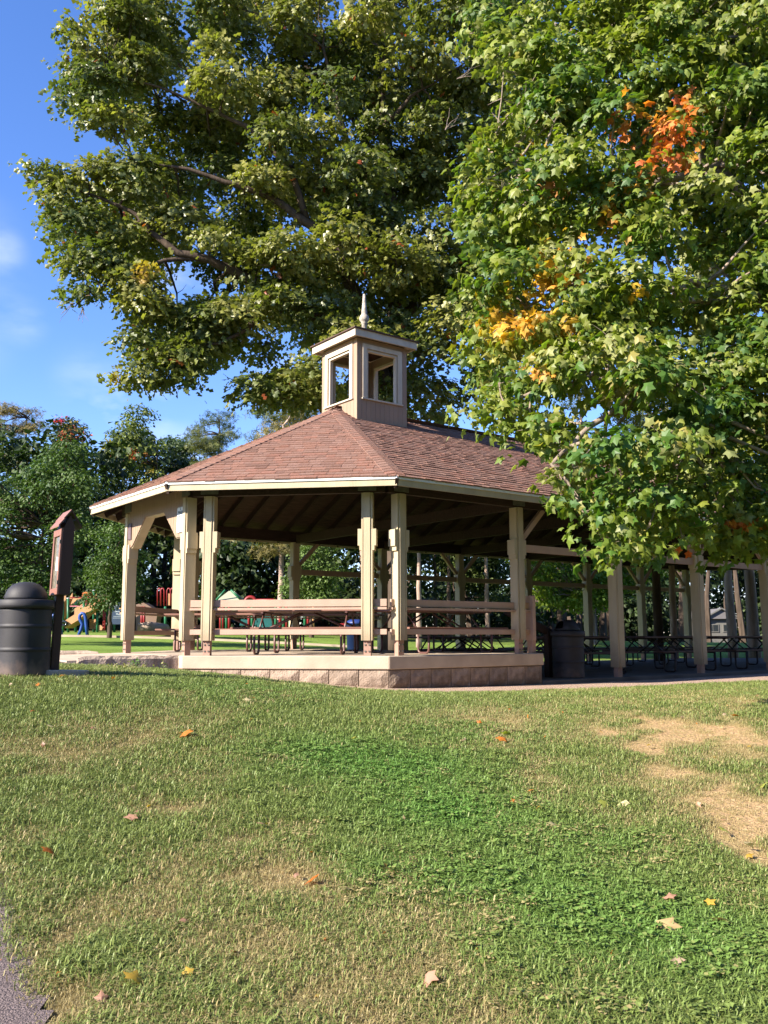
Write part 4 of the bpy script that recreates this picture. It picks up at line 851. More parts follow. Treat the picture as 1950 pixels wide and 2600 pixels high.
ml = [lob(1225, 20, 50, 50, 11), lob(1200, 90, 38, 40, 10.9), lob(1300, 80, 60, 50, 10.8), lob(1330, 230, 60, 50, 10.5), lob(1280, 330, 60, 45, 10.4), lob(1225, 400, 55, 45, 10.3), lob(1210, 480, 48, 50, 10.2), lob(1225, 570, 55, 50, 10.1), lob(1240, 660, 50, 45, 10), lob(1230, 730, 50, 40, 9.9), lob(1270, 790, 50, 40, 9.8), lob(1235, 870, 50, 40, 9.7), lob(1250, 930, 45, 35, 9.6), lob(1225, 1030, 50, 40, 9.5), lob(1280, 1060, 55, 38, 9.4), lob(1350, 1090, 55, 38, 9.2),
  lob(1420, 1120, 50, 45, 9), lob(1450, 1200, 55, 45, 8.8), lob(1470, 1270, 60, 45, 8.7), lob(1530, 1330, 60, 42, 8.5), lob(1540, 1385, 45, 26, 8.5), lob(1625, 1370, 45, 30, 8.5), lob(1700, 1300, 60, 50, 8.8), lob(1740, 1370, 24, 26, 8.8), lob(1600, 1250, 80, 55, 8.5), lob(1760, 1230, 80, 50, 8.9), lob(1850, 1330, 50, 35, 9.4), lob(1800, 1250, 60, 50, 9.2), lob(1920, 1300, 70, 60, 9.5), lob(1880, 1370, 55, 40, 9.6), lob(1560, 1120, 90, 55, 8.4), lob(1700, 1120, 90, 60, 8.5), lob(1650, 960, 90, 60, 8.5), lob(1800, 1020, 90, 60, 8.8), lob(1550, 860, 80, 60, 8.7), lob(1440, 920, 80, 60, 8.9)]+[lob(*q) for q in ((1400, 20, 70, 50, 10.8), (1480, 60, 75, 50, 10.6), (1560, 20, 75, 50, 10.6), (1450, 140, 75, 50, 10.5), (1560, 130, 80, 50, 10.3), (1660, 70, 80, 50, 10.3), (1640, 190, 70, 45, 10.1), (1760, 150, 80, 50, 10.1), (1500, -60, 90, 50, 10.8), (1400, 260, 80, 50, 10.3), (1440, 380, 80, 50, 10.2), (1380, 560, 80, 50, 10), (1500, 540, 80, 50, 10), (1650, 560, 90, 50, 9.8))]
ml += fill_lobes(MPOLY, 250, 42, 82, dm, 8, .42, .68)
ml += [(mtx+a, mty+b, z, 1.0, 1.0, .75) for a, b, z in ((1, -2.5, 4), (2.5, -1.5, 5), (3, 0, 4.5), (2, 2, 5), (0, 3, 5), (-1.5, 3, 4.5), (1, 1, 7), (2, -1, 7.5), (0, -2, 8.5), (1, -4, 4.5), (2.6, -3.4, 5.6), (4, -2, 5), (.2, -4.2, 7), (3, -3.5, 8), (4.4, -.5, 7.5), (4.5, 1.5, 5), (2, -4.6, 6.4), (-.6, -4, 9), (5, -3, 6.5), (-1, 1, 10), (1, 0, 10), (-1.5, 2.5, 7.5), (-2.5, 1.5, 9), (3.5, 1, 6.5), (3.6, -1.6, 6.2), (0, 0, 11), (1.4, 2.2, 8.5), (-3, -1, 9.8), (-.5, -3.2, 6.8))]  # rest of the crown; lobes out of view partly added to darken right bays
r_ = np.random.default_rng(12)
def seen(L_):
    v = L_[1]*cos(PITCH)+(L_[2]-EYE)*sin(PITCH); return v > 1 and abs(FPX*L_[0]/v) < 1120 and FPX*(-L_[1]*sin(PITCH)+(L_[2]-EYE)*cos(PITCH))/v < 1420
mfar = [L_ for L_ in ml if not seen(L_)]; mall = ml; ml = [L_ for L_ in ml if seen(L_)]
Zf = lobe_leaves(mfar, 7, .36, 9, .19, r_, .5, .35, .5, updown=.3)
P_, Nn, Tt, Sz, Sp, Li = lobe_leaves(ml, 25, .30, 10, .104, r_, .5, .35, .5, updown=.3)
P_, Nn, Tt, Sz, Sp, Li = [np.concatenate((a_, b_)) for a_, b_ in zip((P_, Nn, Tt, Sz, Sp, Li), Zf[:5]+[Zf[5]+len(ml)])]; ml = ml+mfar
g0 = np.array([.10, .15, .022]); g1 = np.array([.20, .225, .03]); g2 = np.array([.23, .235, .09]); g3 = np.array([.06, .12, .03])
lt = r_.random(len(ml))[Li]; k = np.clip(lt*.7+Sp*.6-.15+r_.normal(size=len(Sp))*.1, 0, 1)[:, None]
tint = np.where(k < .33, g3+(g0-g3)*k*3, np.where(k < .75, g0+(g1-g0)*(k-.33)/.42, g1+(g2-g1)*(k-.75)/.25))
V_ = P_-np.array([0, 0, EYE]); yc = V_[:, 1]*cos(PITCH)+V_[:, 2]*sin(PITCH); ux = 975+FPX*V_[:, 0]/yc; vy = 1300-FPX*(-V_[:, 1]*sin(PITCH)+V_[:, 2]*cos(PITCH))/yc; fr = yc < 10.9
for px, py, rx, ry, c, pr in ((1670, 340, 85, 50, (.62, .14, .03), .93), (1700, 270, 60, 35, (.66, .17, .03), .9), (1640, 320, 60, 35, (.6, .2, .05), .85), (1690, 410, 60, 25, (.5, .12, .03), .7), (1735, 240, 25, 22, (.62, .14, .04), .9), (1555, 540, 40, 45, (.5, .22, .03), .5), (1530, 590, 30, 25, (.5, .25, .03), .45), (1400, 475, 40, 25, (.42, .16, .06), .5), (1345, 370, 40, 22, (.45, .25, .03), .5),
  (1375, 730, 32, 45, (.66, .34, .03), .8), (1300, 820, 60, 30, (.64, .32, .04), .85), (1345, 800, 50, 30, (.6, .3, .04), .7), (1440, 820, 35, 40, (.55, .33, .06), .6), (1270, 850, 45, 25, (.6, .36, .05), .7), (1360, 940, 45, 22, (.55, .25, .04), .6), (1618, 742, 20, 18, (.65, .35, .03), .95), (1470, 700, 25, 40, (.5, .2, .03), .3), (1740, 1398, 18, 10, (.55, .1, .03), 1), (1880, 1330, 26, 16, (.6, .16, .03), .8), (1440, 60, 25, 20, (.5, .2, .03), .4), (1500, 430, 60, 60, (.3, .25, .05), .15), (1480, 1180, 90, 90, (.2, .2, .05), .2), (1550, 1000, 80, 60, (.24, .2, .07), .35), (1300, 900, 120, 60, (.2, .19, .03), .3), (1250, 860, 80, 60, (.22, .2, .02), .3), (1420, 660, 30, 60, (.45, .2, .03), .3), (1390, 640, 40, 80, (.5, .26, .03), .3), (1330, 760, 60, 60, (.5, .3, .03), .35), (1250, 800, 45, 50, (.5, .3, .03), .35), (1490, 620, 40, 60, (.5, .22, .03), .3), (1590, 480, 60, 60, (.45, .24, .03), .25), (1390, 870, 60, 50, (.45, .3, .04), .3), (1300, 200, 90, 60, (.25, .24, .03), .3), (1240, 420, 70, 90, (.24, .24, .03), .3)):
    q2_ = ((ux-px)/rx)**2+((vy-py)/ry)**2; pk = Sp*.5+r_.random(len(ux))*.5; mk = (pk < np.minimum(pr*1.15*np.exp(-q2_*.75), .97)) & fr & (q2_ < 5); fade = np.clip(.55+.6*np.exp(-q2_)+r_.normal(size=len(ux))*.25, 0, 1)[mk, None]; tint[mk] = (np.array(c)*fade+np.array([.30, .26, .04])*(1-fade))*r_.uniform(.75, 1.2, (mk.sum(), 1))
tint = tint*r_.uniform(.8, 1.22, (len(tint), 1))
# the 300 leaves that show largest hang as leaves of their own, the rest is the crown
sc_ = np.where((ux > 0) & (ux < 1950) & (vy > 0) & (vy < 1500), Sz/yc, 0)*(1+.0*ux); front = np.lexsort((-sc_,))[:300]
rest = np.ones(len(Sz), bool); rest[front] = False; loc = np.array(mpl.location)
oc = link('crown', leaves_mesh('crown', (P_-loc)[rest], Nn[rest], Tt[rest], Sz[rest], tint[rest], 'maple', LEAFM), mpl); oc['kind'] = 'stuff'
T_, F_ = leaf_template('maple'); lms = []
for c in ((.05, .12, .038), (.075, .15, .022), (.155, .215, .03), (.2, .22, .08), (.28, .24, .06), (.6, .2, .04), (.6, .34, .05)):
    me = np_mesh('leaf', T_, F_, LEAFM, np.tile(c, (len(T_), 1)), smooth=False); lms.append((np.array(c), me))
for i in front:
    c = tint[i]; me = min(lms, key=lambda q: np.abs(q[0]-c).sum())[1]
    n_ = Vector(Nn[i]).normalized(); t_ = Vector(Tt[i]); t_ = (t_-n_*t_.dot(n_)).normalized(); s_ = t_.cross(n_)
    M_ = Matrix((s_*Sz[i], t_*Sz[i], n_*Sz[i])).transposed().to_4x4(); M_.translation = Vector(P_[i]-loc); o = bpy.data.objects.new('leaf', me); C.objects.link(o); o.parent = mpl; o.matrix_local = M_
twigs(mpl, ml, SKM, BARKG, 'twigs', .02, .004, 2)
# ---- trees of the treeline and behind the pavilion
def simple_tree(name, label, px, Y, ztop, lobes, tr, cols, kind='plain', size=.12, dens=16, m=LEAFF, bark=BARK, lean=0, trunk_top=None, cat='tree', group=None, seed=0, nleaf=6, spr=.4, spots=(), basepx=None, updown=.3, upd=None):
    p = at(px, 1600, Y); z0 = h(p.x, Y); t = empty(name, (p.x, Y, z0-.05), label, cat, group); r2 = np.random.default_rng(seed+50)
    tt = trunk_top if (trunk_top and name == 'pine_tree') else max(L_[2] for L_ in lobes)-z0-(2.0 if kind != 'needle' else .6)
    o, Q = limb('trunk', [(0, 0, -.2), (lean*.1, 0, tt*.25), (lean*.35, 0, tt*.5), (lean*.6, 0, tt*.75), (lean, 0, tt)], tr, tr*.16, bark, t, 10, .02, seed)
    SKt = [(q, tr*.5) for q in Q[4:]]
    P_, Nn, Tt, Sz, Sp, Li = lobe_leaves(lobes, dens, spr, nleaf, size, r2, .3, .35, .3, updown=updown)
    lt = r2.random(len(lobes))[Li]; k = np.clip(lt*.7+Sp*.6-.15, 0, 1)[:, None]; c0, c1 = np.array(cols[0]), np.array(cols[1]); tint = (c0+(c1-c0)*k)*r2.uniform(.75, 1.25, (len(Sz), 1))
    for (qx, qy, rr_, c, pr) in spots:
        d0 = np.array(ray(qx, qy).normalized()); v = P_-np.array([0, 0, EYE]); al = v@d0; ds = np.linalg.norm(v-al[:, None]*d0, axis=1); mk = (ds < rr_*Y/FPX) & (r2.random(len(ds)) < pr); tint[mk] = c
    c_ = link('crown', leaves_mesh('crown', P_-np.array(t.location), Nn, Tt, Sz, tint, kind, m), t); c_['kind'] = 'stuff'
    twigs(t, lobes, SKt, bark, 'branches', .03, .008, seed, 0); return t
def region(poly, n, rmin, rmax, Y, dy, seed, squash=.7, sep=.5): return fill_lobes(poly, n, rmin, rmax, lambda a, b, r_: Y+r_.uniform(-dy, dy), seed, sep, squash)
DG = ((.022, .045, .014), (.065, .10, .026)); MG = ((.03, .065, .015), (.09, .14, .03)); YG = ((.07, .10, .02), (.17, .2, .04)); PN = ((.05, .075, .02), (.12, .13, .035)); DK = ((.012, .025, .01), (.03, .05, .016))
simple_tree('linden_tree', 'dense glossy green tree rising behind the sunlit drum at the left edge', 95, 24, 7.2, region([(-160, 1520), (-160, 1150), (20, 1180), (100, 1120), (190, 1090), (250, 1150), (240, 1290), (200, 1400), (215, 1480), (170, 1530), (90, 1530), (20, 1500)], 60, 28, 60, 24, 1.0, 1, .8, .42), .16, MG, size=.10, dens=26, seed=1, nleaf=7, spr=.35, updown=.3)
simple_tree('small_round_tree', 'small rounded green tree between the notice box and the left post', 278, 30, 5, region([(215, 1540), (225, 1450), (225, 1370), (270, 1305), (330, 1300), (360, 1400), (380, 1480), (370, 1530), (300, 1545), (240, 1545)], 22, 26, 44, 30, .7, 2, .8, .42), .1, MG, size=.11, dens=26, seed=2, nleaf=7, spr=.35)
RO = (.30, .06, .02); RY = (.3, .22, .04)
simple_tree('scarlet_topped_tree', 'tall dark green tree with scarlet tinged top left of the skyline dip', 185, 44, 13, region([(105, 1400), (110, 1140), (130, 1060), (180, 1045), (220, 1100), (235, 1180), (250, 1300), (240, 1420)], 45, 26, 46, 44, 1.5, 3, .75, .42), .2, DG, size=.17, dens=12, seed=3, spots=((150, 1062, 14, (.4, .03, .05), .6), (175, 1098, 22, RO, .35), (215, 1110, 20, RO, .25), (185, 1075, 30, (.2, .15, .03), .3), (225, 1145, 10, (.4, .06, .02), .8), (160, 1120, 25, RO, .15)))
simple_tree('ochre_pine', 'thin ochre topped pine at the far left of the treeline', 40, 48, 14, region([(-80, 1090), (-20, 1020), (60, 1015), (120, 1050), (125, 1090), (60, 1110), (0, 1115)], 20, 22, 38, 48, 1.2, 4, .42, .5)+region([(-80, 1150), (60, 1120), (110, 1160), (60, 1200), (-80, 1260)], 8, 20, 34, 48, 1, 14, .4, .6), .22, ((.12, .10, .04), (.24, .18, .06)), kind='needle', size=.24, dens=7, seed=4, trunk_top=13)
simple_tree('yellow_green_tree', 'tallest yellow green tree in the middle of the left treeline', 385, 52, 15, region([(240, 1400), (230, 1150), (260, 1090), (310, 1080), (305, 1050), (340, 1018), (385, 1025), (390, 1090), (420, 1140), (420, 1300), (400, 1400)], 60, 24, 44, 52, 1.8, 5, .8, .42), .25, YG, size=.19, dens=11, seed=5, spots=((338, 1150, 16, RO, .5), (300, 1165, 18, (.25, .05, .03), .4), (370, 1160, 16, (.35, .1, .02), .5), (385, 1180, 20, RY, .45), (260, 1120, 25, (.25, .2, .03), .4)))
simple_tree('dark_fir', 'dark blue green tree just right of the tallest skyline tree', 430, 56, 13.5, region([(380, 1300), (390, 1110), (420, 1070), (450, 1090), (490, 1120), (520, 1180), (520, 1300)], 30, 24, 42, 56, 1.5, 6, .75, .42), .2, DG, size=.19, dens=11, seed=6)
simple_tree('broad_pine', 'open crowned pine alone against the sky left of the roof slope', 545, 50, 13, region([(470, 1100), (500, 1060), (540, 1035), (590, 1055), (615, 1100), (600, 1160), (560, 1200), (480, 1190)], 26, 18, 34, 50, 1.5, 7, .5, .48), .2, PN, kind='needle', size=.26, dens=9, seed=7, trunk_top=12.5)
simple_tree('roofside_pine', 'drooping pine boughs showing over the roof slope left of the cupola', 745, 40, 14, [lob(*q, 40) for q in ((665, 1040, 36, 10), (700, 1062, 40, 12), (745, 1050, 40, 14), (640, 1110, 22, 9), (680, 1118, 26, 9), (780, 1070, 40, 16), (740, 1090, 40, 14), (790, 1030, 40, 16), (820, 1000, 40, 20))], .2, PN, kind='needle', size=.3, dens=12, seed=8, trunk_top=13)
simple_tree('young_green_tree', 'bright rounded green tree seen through the bay left of the middle posts', 790, 36, 6.3, region([(715, 1530), (720, 1440), (750, 1390), (790, 1330), (860, 1380), (870, 1450), (860, 1530)], 24, 24, 42, 36, .8, 9, .85, .42), .12, ((.05, .09, .02), (.13, .19, .05)), size=.13, dens=22, seed=9)
simple_tree('golden_pine', 'pine with a golden bough and grey trunk behind the left bay', 712, 38, 12, [lob(*q, 37.6) for q in ((690, 1392, 45, 16), (660, 1396, 30, 10), (730, 1380, 50, 16), (760, 1340, 60, 20), (650, 1350, 60, 20))]+region([(560, 1300), (620, 1050), (760, 1020), (860, 1080), (880, 1330), (720, 1360)], 26, 30, 60, 38, 1.5, 10, .5, .5), .17, ((.11, .10, .035), (.22, .18, .06)), kind='needle', size=.28, dens=7, seed=10, bark=BARKP, trunk_top=11)
simple_tree('lime_maple', 'low sunlit lime green maple seen between the shaded bays', 1500, 41, 7, region([(1300, 1400), (1330, 1380), (1560, 1380), (1700, 1390), (1720, 1440), (1560, 1520), (1540, 1560), (1440, 1560), (1370, 1540), (1320, 1500), (1300, 1440)], 55, 22, 42, 41, 1.2, 11, .7, .42), .22, ((.08, .15, .015), (.2, .27, .02)), size=.17, dens=16, seed=11, bark=BARKP, lean=-.3, updown=.5)
simple_tree('back_maple', 'olive green tree behind the central bay of the pavilion', 1165, 49, 10, region([(1040, 1440), (1050, 1370), (1180, 1350), (1310, 1370), (1300, 1480), (1310, 1560), (1240, 1560), (1180, 1500), (1090, 1440)], 40, 24, 42, 49, 1.5, 12, .7, .42), .2, ((.04, .07, .015), (.12, .15, .035)), size=.17, dens=15, seed=12, updown=.5)
def pine(px, Y, wpx, label, seed, lit=BARKP, hgt=None, lean=0):
    p = at(px, 1600, Y); Xc = p.x; lb = []; rp = random.Random(seed); k_ = Y/FPX; z0_, z1_ = EYE+(1613-1340)*k_, EYE+(1613-(1140 if px < 1400 else 700))*k_
    for k in range(14):
        z = z0_+k/14*(z1_-z0_); a = rp.uniform(0, 6.28); rr_ = 2.2*(1-k/14*.6); lb.append((Xc+cos(a)*rr_*.6, Y+sin(a)*rr_*.6, z, rr_*.55, rr_*.55, .35))
    return simple_tree('pine_tree', label, px, Y, z1_, lb, wpx*Y/FPX/2, PN, kind='needle', size=.3, dens=5, seed=seed, bark=lit, trunk_top=z1_-1.2, group='tall pines behind the pavilion', lean=lean)
pine(1064, 33, 17, 'pink barked pine trunk just right of the shaded front corner post', 61)
pine(1106, 45, 11, 'thin dark pine trunk between the pink trunk and a far post', 62, BARK)
pine(1141, 40, 14, 'slender grey trunk left of the far knee braced post', 63, BARK)
pine(1238, 42, 14, 'forked pale trunk in the middle of the shaded side bay', 64)
pine(1508, 42, 16, 'leaning tan trunk under the lime green maple', 65, lean=-.6)
pine(1711, 30, 21, 'bright cream barked trunk seen behind the lower tables', 66)
pine(1672, 28, 28, 'thick dark trunk left of the bright cream barked one', 67, BARK)
pine(1858, 33, 27, 'left of two pale pine trunks near the right frame edge', 68, lean=-.35)
pine(1912, 32, 34, 'thicker right one of two pale pine trunks near the frame edge', 69, lean=-.2)
pine(918, 37, 12, 'greyish trunk hidden partly by the lit middle post', 70)
# far wood: one mass nobody could count
r_ = np.random.default_rng(77); fl = []
for i in range(330):
    x = r_.uniform(-62, 75); Y = r_.uniform(50, 66)+18*(x > 10); top = 8.5+1.8*sin(x*.35)+1.5*sin(x*.9+1)+r_.uniform(-1.5, 1.5)
    z = r_.uniform(1.5, max(3, top)); rr_ = r_.uniform(1.2, 2.4); fl.append((x, Y, z, rr_, rr_, rr_*.75))
for i in range(110):   # right hand side of the wood
    x = r_.uniform(12, 62); Y = r_.uniform(68, 84); rr_ = r_.uniform(1.8, 3); fl.append((x, Y, r_.uniform(1.5, 10), rr_, rr_, rr_*.75))
for i in range(175):   # nearer dark wood left behind the playground
    x = r_.uniform(-32, 3); Y = r_.uniform(42, 50); z = r_.uniform(2.6, 8.5+2.6*(x < -13)); rr_ = r_.uniform(1.0, 1.9); fl.append((x, Y, z, rr_, rr_, rr_*.75))
for i in range(170):   # low undergrowth of the wood
    x = r_.uniform(-60, 70); Y = r_.uniform(54, 62)+16*(x > 10); rr_ = r_.uniform(1.4, 2.4); fl.append((x, Y, h(x, Y)+r_.uniform(.3, 2.2), rr_, rr_, rr_*.8))
P_, Nn, Tt, Sz, Sp, Li = lobe_leaves(fl, 1.15, .95, 8, .40, r_, .4, .4, .3)
fl2 = []                # unseen wood carried on behind the viewpoint, added to block low sky light
for i in range(200):
    a = r_.uniform(R(-215), R(35)); rr2 = r_.uniform(58, 72); x, Y = rr2*cos(a), rr2*sin(a)+5; rr_ = r_.uniform(2.5, 4.5); fl2.append((x, Y, h(x, Y)+r_.uniform(2, 12), rr_, rr_, rr_*.8))
for i in range(150):    # taller unseen trees behind right, added to darken the pavilion's shaded side
    a = r_.uniform(R(-95), R(25)); rr2 = r_.uniform(24, 38); x, Y = rr2*cos(a), rr2*sin(a)+4; rr_ = r_.uniform(2, 3.5); fl2.append((x, Y, h(x, Y)+r_.uniform(2.5, 17), rr_, rr_, rr_*.8))
Z2 = lobe_leaves(fl2, .20, 1.8, 6, 1.15, r_, .4, .4, .3)
P_, Nn, Tt, Sz, Sp, Li = [np.concatenate((a_, b_)) for a_, b_ in zip((P_, Nn, Tt, Sz, Sp, Li), Z2[:5]+[Z2[5]+len(fl)])]; fl = fl+fl2
lt = r_.random(len(fl))[Li]; k = np.clip(lt*.6+Sp*.5-.1, 0, 1)[:, None]; tint = (np.array([.014, .03, .01])+(np.array([.05, .075, .02])-np.array([.014, .03, .01]))*k)*r_.uniform(.75, 1.25, (len(Sz), 1))
wood = link('forest', leaves_mesh('forest', P_, Nn, Tt, Sz, tint, 'plain', LEAFF)); tag(wood, 'dark mixed wood closing off the park behind everything, plus unseen trees added to block sky', 'forest', kind='stuff')
mb = MB(); rr3 = random.Random(9)
for i in range(120): x = rr3.uniform(-60, 60); Y = rr3.uniform(46, 66); z = h(x, Y); mb.tube([(x, Y, z-.2), (x+rr3.uniform(-.3, .3), Y, z+3), (x+rr3.uniform(-.6, .6), Y, z+6)], [.22, .16, .08], 6, False)
o = mb.build('forest_trunks', BARK); tag(o, 'bare lower trunks standing inside the dark wood', 'tree trunks', kind='stuff')
# ------------------------------------------------------------------ playground
def tubes(name, paths, rad, m, parent, n=6):
    mb = MB()
    for p in paths: mb.tube([Vector(q)-Vector(parent.location) for q in p], rad, n)
    return mb.build(name, m, parent, smooth=True)
PY = 36.
pg = empty('play_structure', at(225, 1602, PY), 'climbing frame with tan slides, green posts and orange turret left of the left post', 'playground')
def Q(px, py, Y=PY): return at(px, py, Y)
for px, y0, y1, Y in ((160, 1527, 1600, 36), (173, 1520, 1600, 36.3), (213, 1527, 1600, 36), (247, 1552, 1600, 36), (273, 1535, 1600, 36.4), (192, 1520, 1600, 37), (238, 1500, 1600, 37), (290, 1560, 1605, 36.4)):
    tubes('post', [[Q(px, y1+6, Y), Q(px, y0, Y)]], .055, PGREEN, pg)
    tubes('post_cap', [[Q(px, y0, Y), Q(px, y0-2, Y)]], .065, INK, pg)
def slide(pts, wd, m, name='slide'):
    mb = MB(); P3 = [Q(*p) for p in pts]; rings = []
    for i, p in enumerate(P3):
        s_ = Vector((.15, 1, 0)).normalized()*wd/2; u3 = Vector((0, 0, .26)); rings.append([p-s_+u3, p-s_, p+s_, p+s_+u3, p+s_*1.15+u3, p+s_*1.15-Vector((0, 0, .05)), p-s_*1.15-Vector((0, 0, .05)), p-s_*1.15+u3])
    for r3 in rings: mb.v += [tuple(q-pg.location) for q in r3]
    for k in range(len(rings)-1):
        for i in range(8): a, b = k*8+i, k*8+(i+1) % 8; mb.f.append((a, b, b+8, a+8))
    mb.f.append(tuple(range(8))); mb.f.append(tuple((len(rings)-1)*8+i for i in reversed(range(8)))); mb.build(name, m, pg)
slide([(176, 1592), (195, 1580), (212, 1570), (226, 1556), (240, 1548), (256, 1538), (268, 1530)], .6, PTAN); slide([(198, 1562, 37.2), (214, 1552, 37.2), (226, 1546, 37.2), (240, 1538, 37.2), (254, 1524, 37.2)], .55, PTAN)
slide([(157, 1570, 37), (165, 1550, 37), (170, 1530, 37), (176, 1520, 37)], .5, PTAN)
def panel(pts, m, name='panel', th=.06, Y=PY):
    mb = MB(); mb.extr([Q(p[0], p[1], Y)-pg.location for p in pts], (0, th, 0)); return mb.build(name, m, pg)
panel([(179, 1535), (186, 1518), (196, 1516), (206, 1520), (196, 1522), (187, 1530)], PTAN, 'arch_panel'); panel([(213, 1523), (246, 1523), (246, 1562), (230, 1556), (224, 1540)], PTAN, 'wall_panel', Y=36.8); panel([(227, 1572), (243, 1572), (243, 1598), (227, 1598)], PTAN, 'ground_panel', Y=36.6); panel([(249, 1588), (256, 1587), (261, 1593), (258, 1600), (249, 1600)], PTAN, 'step_block', .3)
panel([(208, 1514), (210, 1505), (218, 1502), (226, 1505), (227, 1514)], PORANGE, 'turret', .5)
for k in range(6): panel([(209+k*3, 1513), (210+k*3, 1513), (210+k*3, 1505), (209+k*3, 1505)], plain('turret_gap', (.3, .08, .02)) if k == 0 else bpy.data.materials['turret_gap'], 'turret_slat', .02, 35.95)
panel([(178, 1516), (246, 1516), (246, 1519), (178, 1519)], PRED, 'deck_edge', .9); panel([(177, 1538), (212, 1538), (212, 1540), (177, 1540)], plain('pink_bar', (.6, .2, .25)), 'bar', .05)
tubes('ladder', [[Q(266, 1600), Q(267, 1540)], [Q(262, 1598), Q(263, 1540)]]+[[Q(261, 1545+8*k), Q(268, 1545+8*k)] for k in range(7)], .025, PRED, pg); tubes('rope', [[Q(219, 1524), Q(218, 1560)], [Q(245, 1530), Q(244, 1560)]], .018, PRED, pg)
tubes('hoop', [[Q(163+7*cos(a), 1583+5*sin(a), 35.6) for a in [2*pi*k/12 for k in range(13)]]], .05, GLASSD, pg)
for cxp, Y, lb, rr_ in ((201, 31, 'blue double arch climber on the play area edge by the slide', 1), (150, 31, 'blue arch leg half hidden behind the brown notice post', 2)):
    o = empty('blue_arch', at(cxp, 1612, Y), lb, 'play arch', 'blue tube arches')
    if rr_ == 1: tubes('tube', [[at(x, y, Y) for x, y in ((199, 1614), (205, 1600), (209, 1585), (205, 1577), (202, 1570), (203, 1562), (208, 1557), (213, 1558), (217, 1568), (219, 1590), (222, 1614))]], .055, PBLUE, o, 8)
    else: tubes('tube', [[at(x, y, Y) for x, y in ((157, 1614), (154, 1600), (150, 1580), (144, 1565), (136, 1562), (128, 1572), (124, 1590), (122, 1612))]], .055, PBLUE, o, 8)
ws = empty('welcome_sign', at(306, 1606, 33.5), 'navy arched WELCOME playground sign partly behind the left post', 'sign')
mb = MB(); q = [(-.33, .0), (.33, .0)]+[(.33*cos(a), .55+.26*sin(a)) for a in [pi*k/10 for k in range(11)]]; mb.extr([(x, 0, z+.30) for x, z in q], (0, .05, 0)); mb.build('board', SIGNB, ws)
tx = (R(90), 0, 0)
for ch, a in zip('WELCOME', (156, 133, 111, 90, 69, 47, 24)): text(ch, .10, (.26*cos(R(a)), -.006, .85+.19*sin(R(a))), INK, ws, (R(90), R(90-a), 0))
mb = MB(); mb.poly([(.09*cos(a), -.006, .86+.075*sin(a)) for a in [pi*k/8 for k in range(9)]]); mb.build('sun_emblem', SUNINK, ws)
text('Benedict Park', .085, (0, -.006, .77), INK, ws, tx); text('Playground', .085, (0, -.006, .67), INK, ws, tx)
mb = MB(); mb.box(-.28, .28, -.007, -.002, .585, .592); mb.box(-.3, .3, -.007, -.002, .525, .532); mb.build('rule_line', INK, ws)
for x in (-.36, .36): mb = MB(); mb.box(x-.03, x+.03, 0, .05, -.35, 1.2); mb.build('sign_post', GLASSD, ws)
pg2 = empty('play_structure', at(480, 1600, 37), 'red and green climbing frame with pale canopy seen between the left posts', 'playground'); pg_ = pg; pg = pg2
for px in (404, 412, 428, 437, 447, 450): tubes('hand_loop', [[Q(px-4, 1538), Q(px-4, 1500), Q(px-1, 1494), Q(px+3, 1494), Q(px+5, 1500), Q(px+5, 1538)]], .03, PRED, pg)
for px, m_ in ((360, PRED), (366, PRED), (420, PGREEN), (562, PGREEN), (566, PRED), (575, PGREEN), (582, PRED), (700, PGREEN), (711, PRED), (720, PGREEN), (728, PRED), (735, PGREEN), (782, PRED), (774, PGREEN), (795, PTAN), (560, PRED), (632, PRED), (640, PGREEN), (525, PGREEN), (535, PRED)): tubes('post', [[Q(px, 1604), Q(px, 1540)]], .06, m_, pg)
panel([(424, 1507), (443, 1507), (443, 1537), (424, 1537)], PTAN, 'bubble_panel'); panel([(430, 1513), (438, 1512), (440, 1522), (437, 1534), (431, 1532)], PORANGE, 'bubble', .2, 36.9)
panel([(345, 1605), (345, 1535), (365, 1530), (400, 1552), (395, 1590)], plain('brown_rock', (.22, .14, .1)), 'climbing_rock', .8, 37)
mb = MB(); bx = [Q(547, 1526)-pg.location, Q(615, 1526)-pg.location]; ap = Q(572, 1498)-pg.location; ap2 = Q(586, 1498)-pg.location; dv = Vector((0, 1.6, 0))
mb.poly([bx[0], bx[1], ap2+dv*.5, ap+dv*.5]); mb.poly([bx[1], bx[1]+dv, ap2+dv*.5]); mb.poly([bx[0]+dv, bx[0], ap+dv*.5]); mb.poly([bx[1]+dv, bx[0]+dv, ap+dv*.5, ap2+dv*.5]); mb.build('canopy', PCANOPY, pg)
tubes('canopy_seam', [[Q(547, 1526), Q(572, 1498)], [Q(615, 1526), Q(586, 1498)]], .05, PGREEN, pg)
tubes('red_arch', [[Q(636+14*cos(a), 1530-14*sin(a)) for a in [pi*k/10 for k in range(11)]]], .07, PRED, pg); tubes('top_bar', [[Q(650, 1524), Q(700, 1523), Q(704, 1530)]], .05, PRED, pg)
panel([(652, 1560), (690, 1560), (690, 1592), (652, 1592)], PTEAL, 'teal_panel', .4); panel([(612, 1572), (655, 1576), (650, 1588), (608, 1588)], PTEAL, 'low_table', .4); panel([(858, 1583), (876, 1582), (872, 1592), (862, 1592)], PRED, 'red_seat', .3, 34)
panel([(455, 1565), (520, 1565), (520, 1567), (455, 1567)], PTEAL, 'rail', .05); pg = pg_
lg = empty('fallen_log', at(385, 1606, 31.5), 'cut tan log lying beyond the platform beside the play area', 'log')
mb = MB(); lp = [at(354, 1595, 31.5), at(378, 1593, 31.5), at(420, 1596, 33.2)]; mb.tube([p-lg.location for p in lp], [.19, .2, .17], 12); mb.build('wood', CURB, lg, smooth=True)
